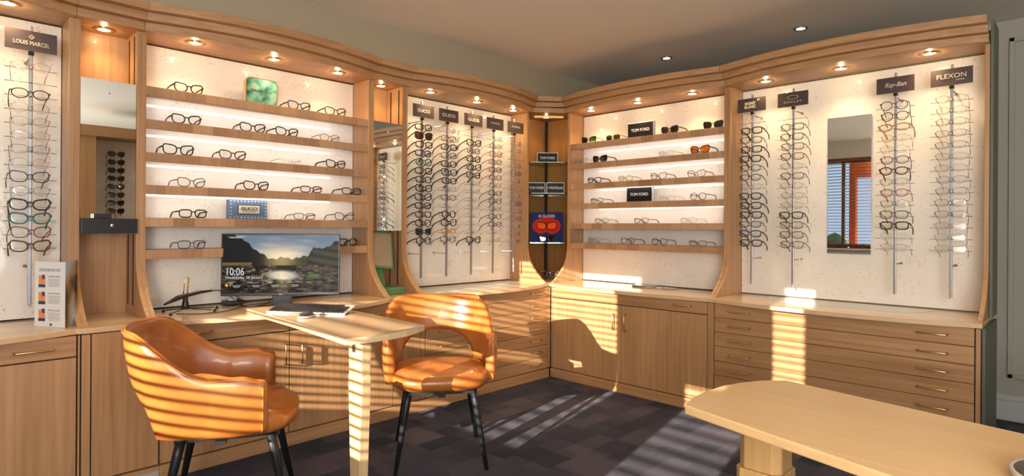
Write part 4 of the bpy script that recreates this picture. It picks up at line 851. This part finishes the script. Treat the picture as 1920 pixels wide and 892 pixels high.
# ------------------------------------------------------------------ tub chairs
def smooth(a, b, x): x = min(1, max(0, (x-a)/(b-a))); return x*x*(3-2*x)
def make_chair(loc, face, label):
    t = thing('tub_chair', label, 'chair', (loc[0], loc[1], 0), 'tan leather tub chairs'); t.rotation_euler = (0, 0, math.atan2(face[1], face[0]))
    def lpart(nm, mb, m, par=t, sm=True, bev=0):
        o = bpy.data.objects.new(nm, mb.data(nm, m, sm)); C.objects.link(o); o.parent = par
        if bev: b = o.modifiers.new('bevel', 'BEVEL'); b.width = bev; b.segments = 2
        return o
    # plan path of the shell: local +x is the way the chair faces
    NT = 64
    def plan(s):                                             # s 0..1 from right arm tip round the back to left arm tip
        L1 = .195; hw = .270; dep = .262
        a = (s-.5)*2; sg = 1 if a > 0 else -1; a = abs(a)
        if a < .56:
            th = a/.56*PI/2; return (-.045-dep*math.cos(th)**.85 if th < PI/2 else -.045, sg*hw*math.sin(th)**.9)
        q = (a-.56)/.44; return (-.045+L1*q, sg*(hw+.012*math.sin(q*PI)-.004*q))
    outer_, tops = [], []
    pipeO = []; rings = []
    for i in range(NT+1):
        s = i/NT; a = abs(s-.5)*2; x, y = plan(s)
        x2, y2 = plan(min(1, s+.004)); x1, y1 = plan(max(0, s-.004)); tx, ty = x2-x1, y2-y1; l_ = math.hypot(tx, ty) or 1
        nx, ny = ty/l_, -tx/l_                                # outward
        if nx*(x+.02)+ny*y < 0: nx, ny = -nx, -ny
        h = .66+.18*(1-smooth(.24, .60, a))+(.0 if a < .6 else -.018*smooth(.85, 1, a))
        zb = .425+.20*(math.sqrt(max(0, 1-(a/.33)**2)) if a < .33 else 0)
        lean = .040*(1-smooth(.25, .75, a))+.020; th = .030-.006*(a < .3)
        ring = []
        K = 7
        for j in range(K+1):                                 # outer face, bottom to top
            q = j/K; z = zb+(h-zb)*q; off = (lean*((z-.41)/.44)**1.15 if z > .41 else 0)+th*.9*math.sin(PI*min(1, .12+q*.76))**.4-.004
            ring.append((x+nx*off, y+ny*off, z-.012*(j == K)+.008*(j == 0)))
        ring.append((x+nx*(lean*((h-.41)/.44)**1.15+.004), y+ny*(lean*((h-.41)/.44)**1.15+.004), h+.004))
        for j in range(K, -1, -1):
            q = j/K; z = zb+(h-zb)*q; off = (lean*((z-.41)/.44)**1.15 if z > .41 else 0)-th*math.sin(PI*min(1, .12+q*.76))**.4+.002
            if a > .6: off -= .006*math.sin(q*PI)
            ring.append((x+nx*off, y+ny*off, z-.014*(j == K)+.008*(j == 0)))
        rings.append([Vector(p) for p in ring])
        pipeO.append(Vector(ring[K])+Vector((nx*.001, ny*.001, .004)))
    # rounded arm tips
    def tip(r, s_): 
        cx = sum((p for p in r), Vector())/len(r); out = []
        for k, sc2 in ((.012, .93), (.020, .72), (.024, .35)): out.append([cx*1+(p-cx)*1+Vector((k, (cx.y-p.y)*(1-sc2), (cx.z-p.z)*(1-sc2)*.12)) for p in r])
        return out
    r0 = tip(rings[0], -1); r1 = tip(rings[-1], 1)
    lpart('shell', MB().loft(list(reversed(r0))+rings+r1), LEATHER)
    tipseam = []
    for r_ in (rings[0], rings[-1]):
        K = 7; tipseam.append([r_[j]+Vector((.008, 0, 0)) for j in range(0, K+1)])
    pts = list(reversed(tipseam[0]))[::-1]+pipeO+list(reversed(tipseam[1]))
    lpart('piping', MB().tube(pts, .0042, 6), LEATHER)
    # seat cushion
    rs = []
    for z, k in ((.405, .80), (.412, .93), (.43, 1.0), (.462, 1.02), (.485, .985), (.498, .90), (.505, .72), (.508, .40), (.509, .1)):
        ring = []
        for q in range(36):
            a = q*2*PI/36; c_, s_ = math.cos(a), math.sin(a); e = 3.2 if c_ > 0 else 2.6
            px = abs(c_)**(2/e)*(1 if c_ > 0 else -1)*(.258 if c_ > 0 else .22); py = abs(s_)**(2/e)*(1 if s_ > 0 else -1)*.258
            ring.append((.03+px*k, py*k, z-(.010 if z > .48 and c_ > .7 else 0)))
        rs.append(ring)
    lpart('seat', MB().loft(rs), LEATHER)
    lpart('seat_frame', MB().box((-.17, -.17, .385), (.22, .17, .405)).box((-.19, -.02, .375), (.24, .02, .39)).box((-.02, -.20, .375), (.02, .20, .39)), BLACKM, sm=False)
    for sx_, sy_ in ((1, 1), (1, -1), (-1, 1), (-1, -1)):
        x0, y0 = .02+sx_*.165, sy_*.165
        lg = lpart('leg', MB().tube([(x0, y0, .40), (x0+sx_*.012, y0+sy_*.012, .34), (.02+sx_*.245, sy_*.232, .0)], [.020, .019, .010], 12), BLACKM)
        
    return t
make_chair((1.104, -3.333), (.454, .894), 'tan leather tub chair in the foreground left facing the desk')
make_chair((1.185, -2.235), (.811, -.584), 'tan leather tub chair behind the desk facing the viewer')
# ------------------------------------------------------------------ foreground table with bowl
t = thing('table', 'pale wooden table with a rounded end on a pillar at the lower right', 'table', (3.4, -2.5, 0))
tp = [(2.908, -2.692), (2.886, -2.60), (2.880, -2.50), (2.890, -2.40), (2.915, -2.315), (2.955, -2.235), (3.012, -2.177), (3.09, -2.19), (4.55, -2.46), (4.45, -3.03), (3.50, -2.852)]
part('table_top', MB().slab(tp, .703, .73), FT, t, bevel=.004)
def octo(cx_, cy_, w_, k): return [(cx_+w_*a, cy_+w_*b) for a, b in ((-1, -1+k), (-1+k, -1), (1-k, -1), (1, -1+k), (1, 1-k), (1-k, 1), (-1+k, 1), (-1, 1-k))]
part('pillar', MB().slab(octo(3.088, -2.545, .060, .35), .56, .703), FG, t, bevel=.003)
part('pillar_base', MB().slab(octo(3.088, -2.545, .066, .25), 0, .56), FG, t, bevel=.003)
part('pillar', MB().slab(octo(4.2, -2.70, .072, .35), 0, .703), FG, t, bevel=.003)
STONE = mat('stoneware_rim', (.62, .56, .48), .5); BOWLIN = mat('bowl_inside', (.10, .095, .085), .35)
t = thing('bowl', 'dark bowl with pale rim at the right end of the foreground table', 'bowl', (3.675, -2.62, .73))
bc = (3.752, -2.655, .731)
part('outside', MB().lathe([(.001, 0), (.090, 0), (.106, .006), (.110, .015), (.111, .021), (.108, .024), (.102, .022)], bc, 36), STONE, t, True)
part('inside', MB().lathe([(.103, .0225), (.099, .014), (.085, .006), (.001, .005)], bc, 36), BOWLIN, t, True)
# ------------------------------------------------------------------ display wall on the far side of the shop, seen only in the left mirror
def PF(u, d, z): return Vector((5.4-d, u, z))
t = thing('display_bay', 'oak display wall across the shop seen reflected in the left mirror', 'display bay', (5.4, -2, 0), 'curved oak display bays')
part('back_panel', MB().box((5.4, -2.74, .78), (5.43, -.6, 2.3)), PANEL, t)
part('side_board', MB().box((5.05, -2.95, 0), (5.43, -2.74, 2.3)), WZ, t)
part('fascia', MB().box((5.0, -2.97, 2.3), (5.43, -.6, 2.42)), WY, t); part('base', MB().box((5.0, -2.97, 0), (5.4, -.6, .78)), WY, t)
t = thing('display_rod', 'rod of black sunglasses reflected in the left mirror', 'display rod', (5.25, -2.5, .8), 'steel spectacle rods')
part('pole', MB().box((5.24, -2.508, .85), (5.255, -2.492, 2.25)), STEEL, t)
for i in range(8):
    spectacles('s2black/black', (5.21, -2.5, 2.12-.1*i), -PI/2, 'hang', '%s on the rod reflected in the left mirror' % (ORD[i]+' from top'), 'sunglasses reflected in the left mirror', 1.15)
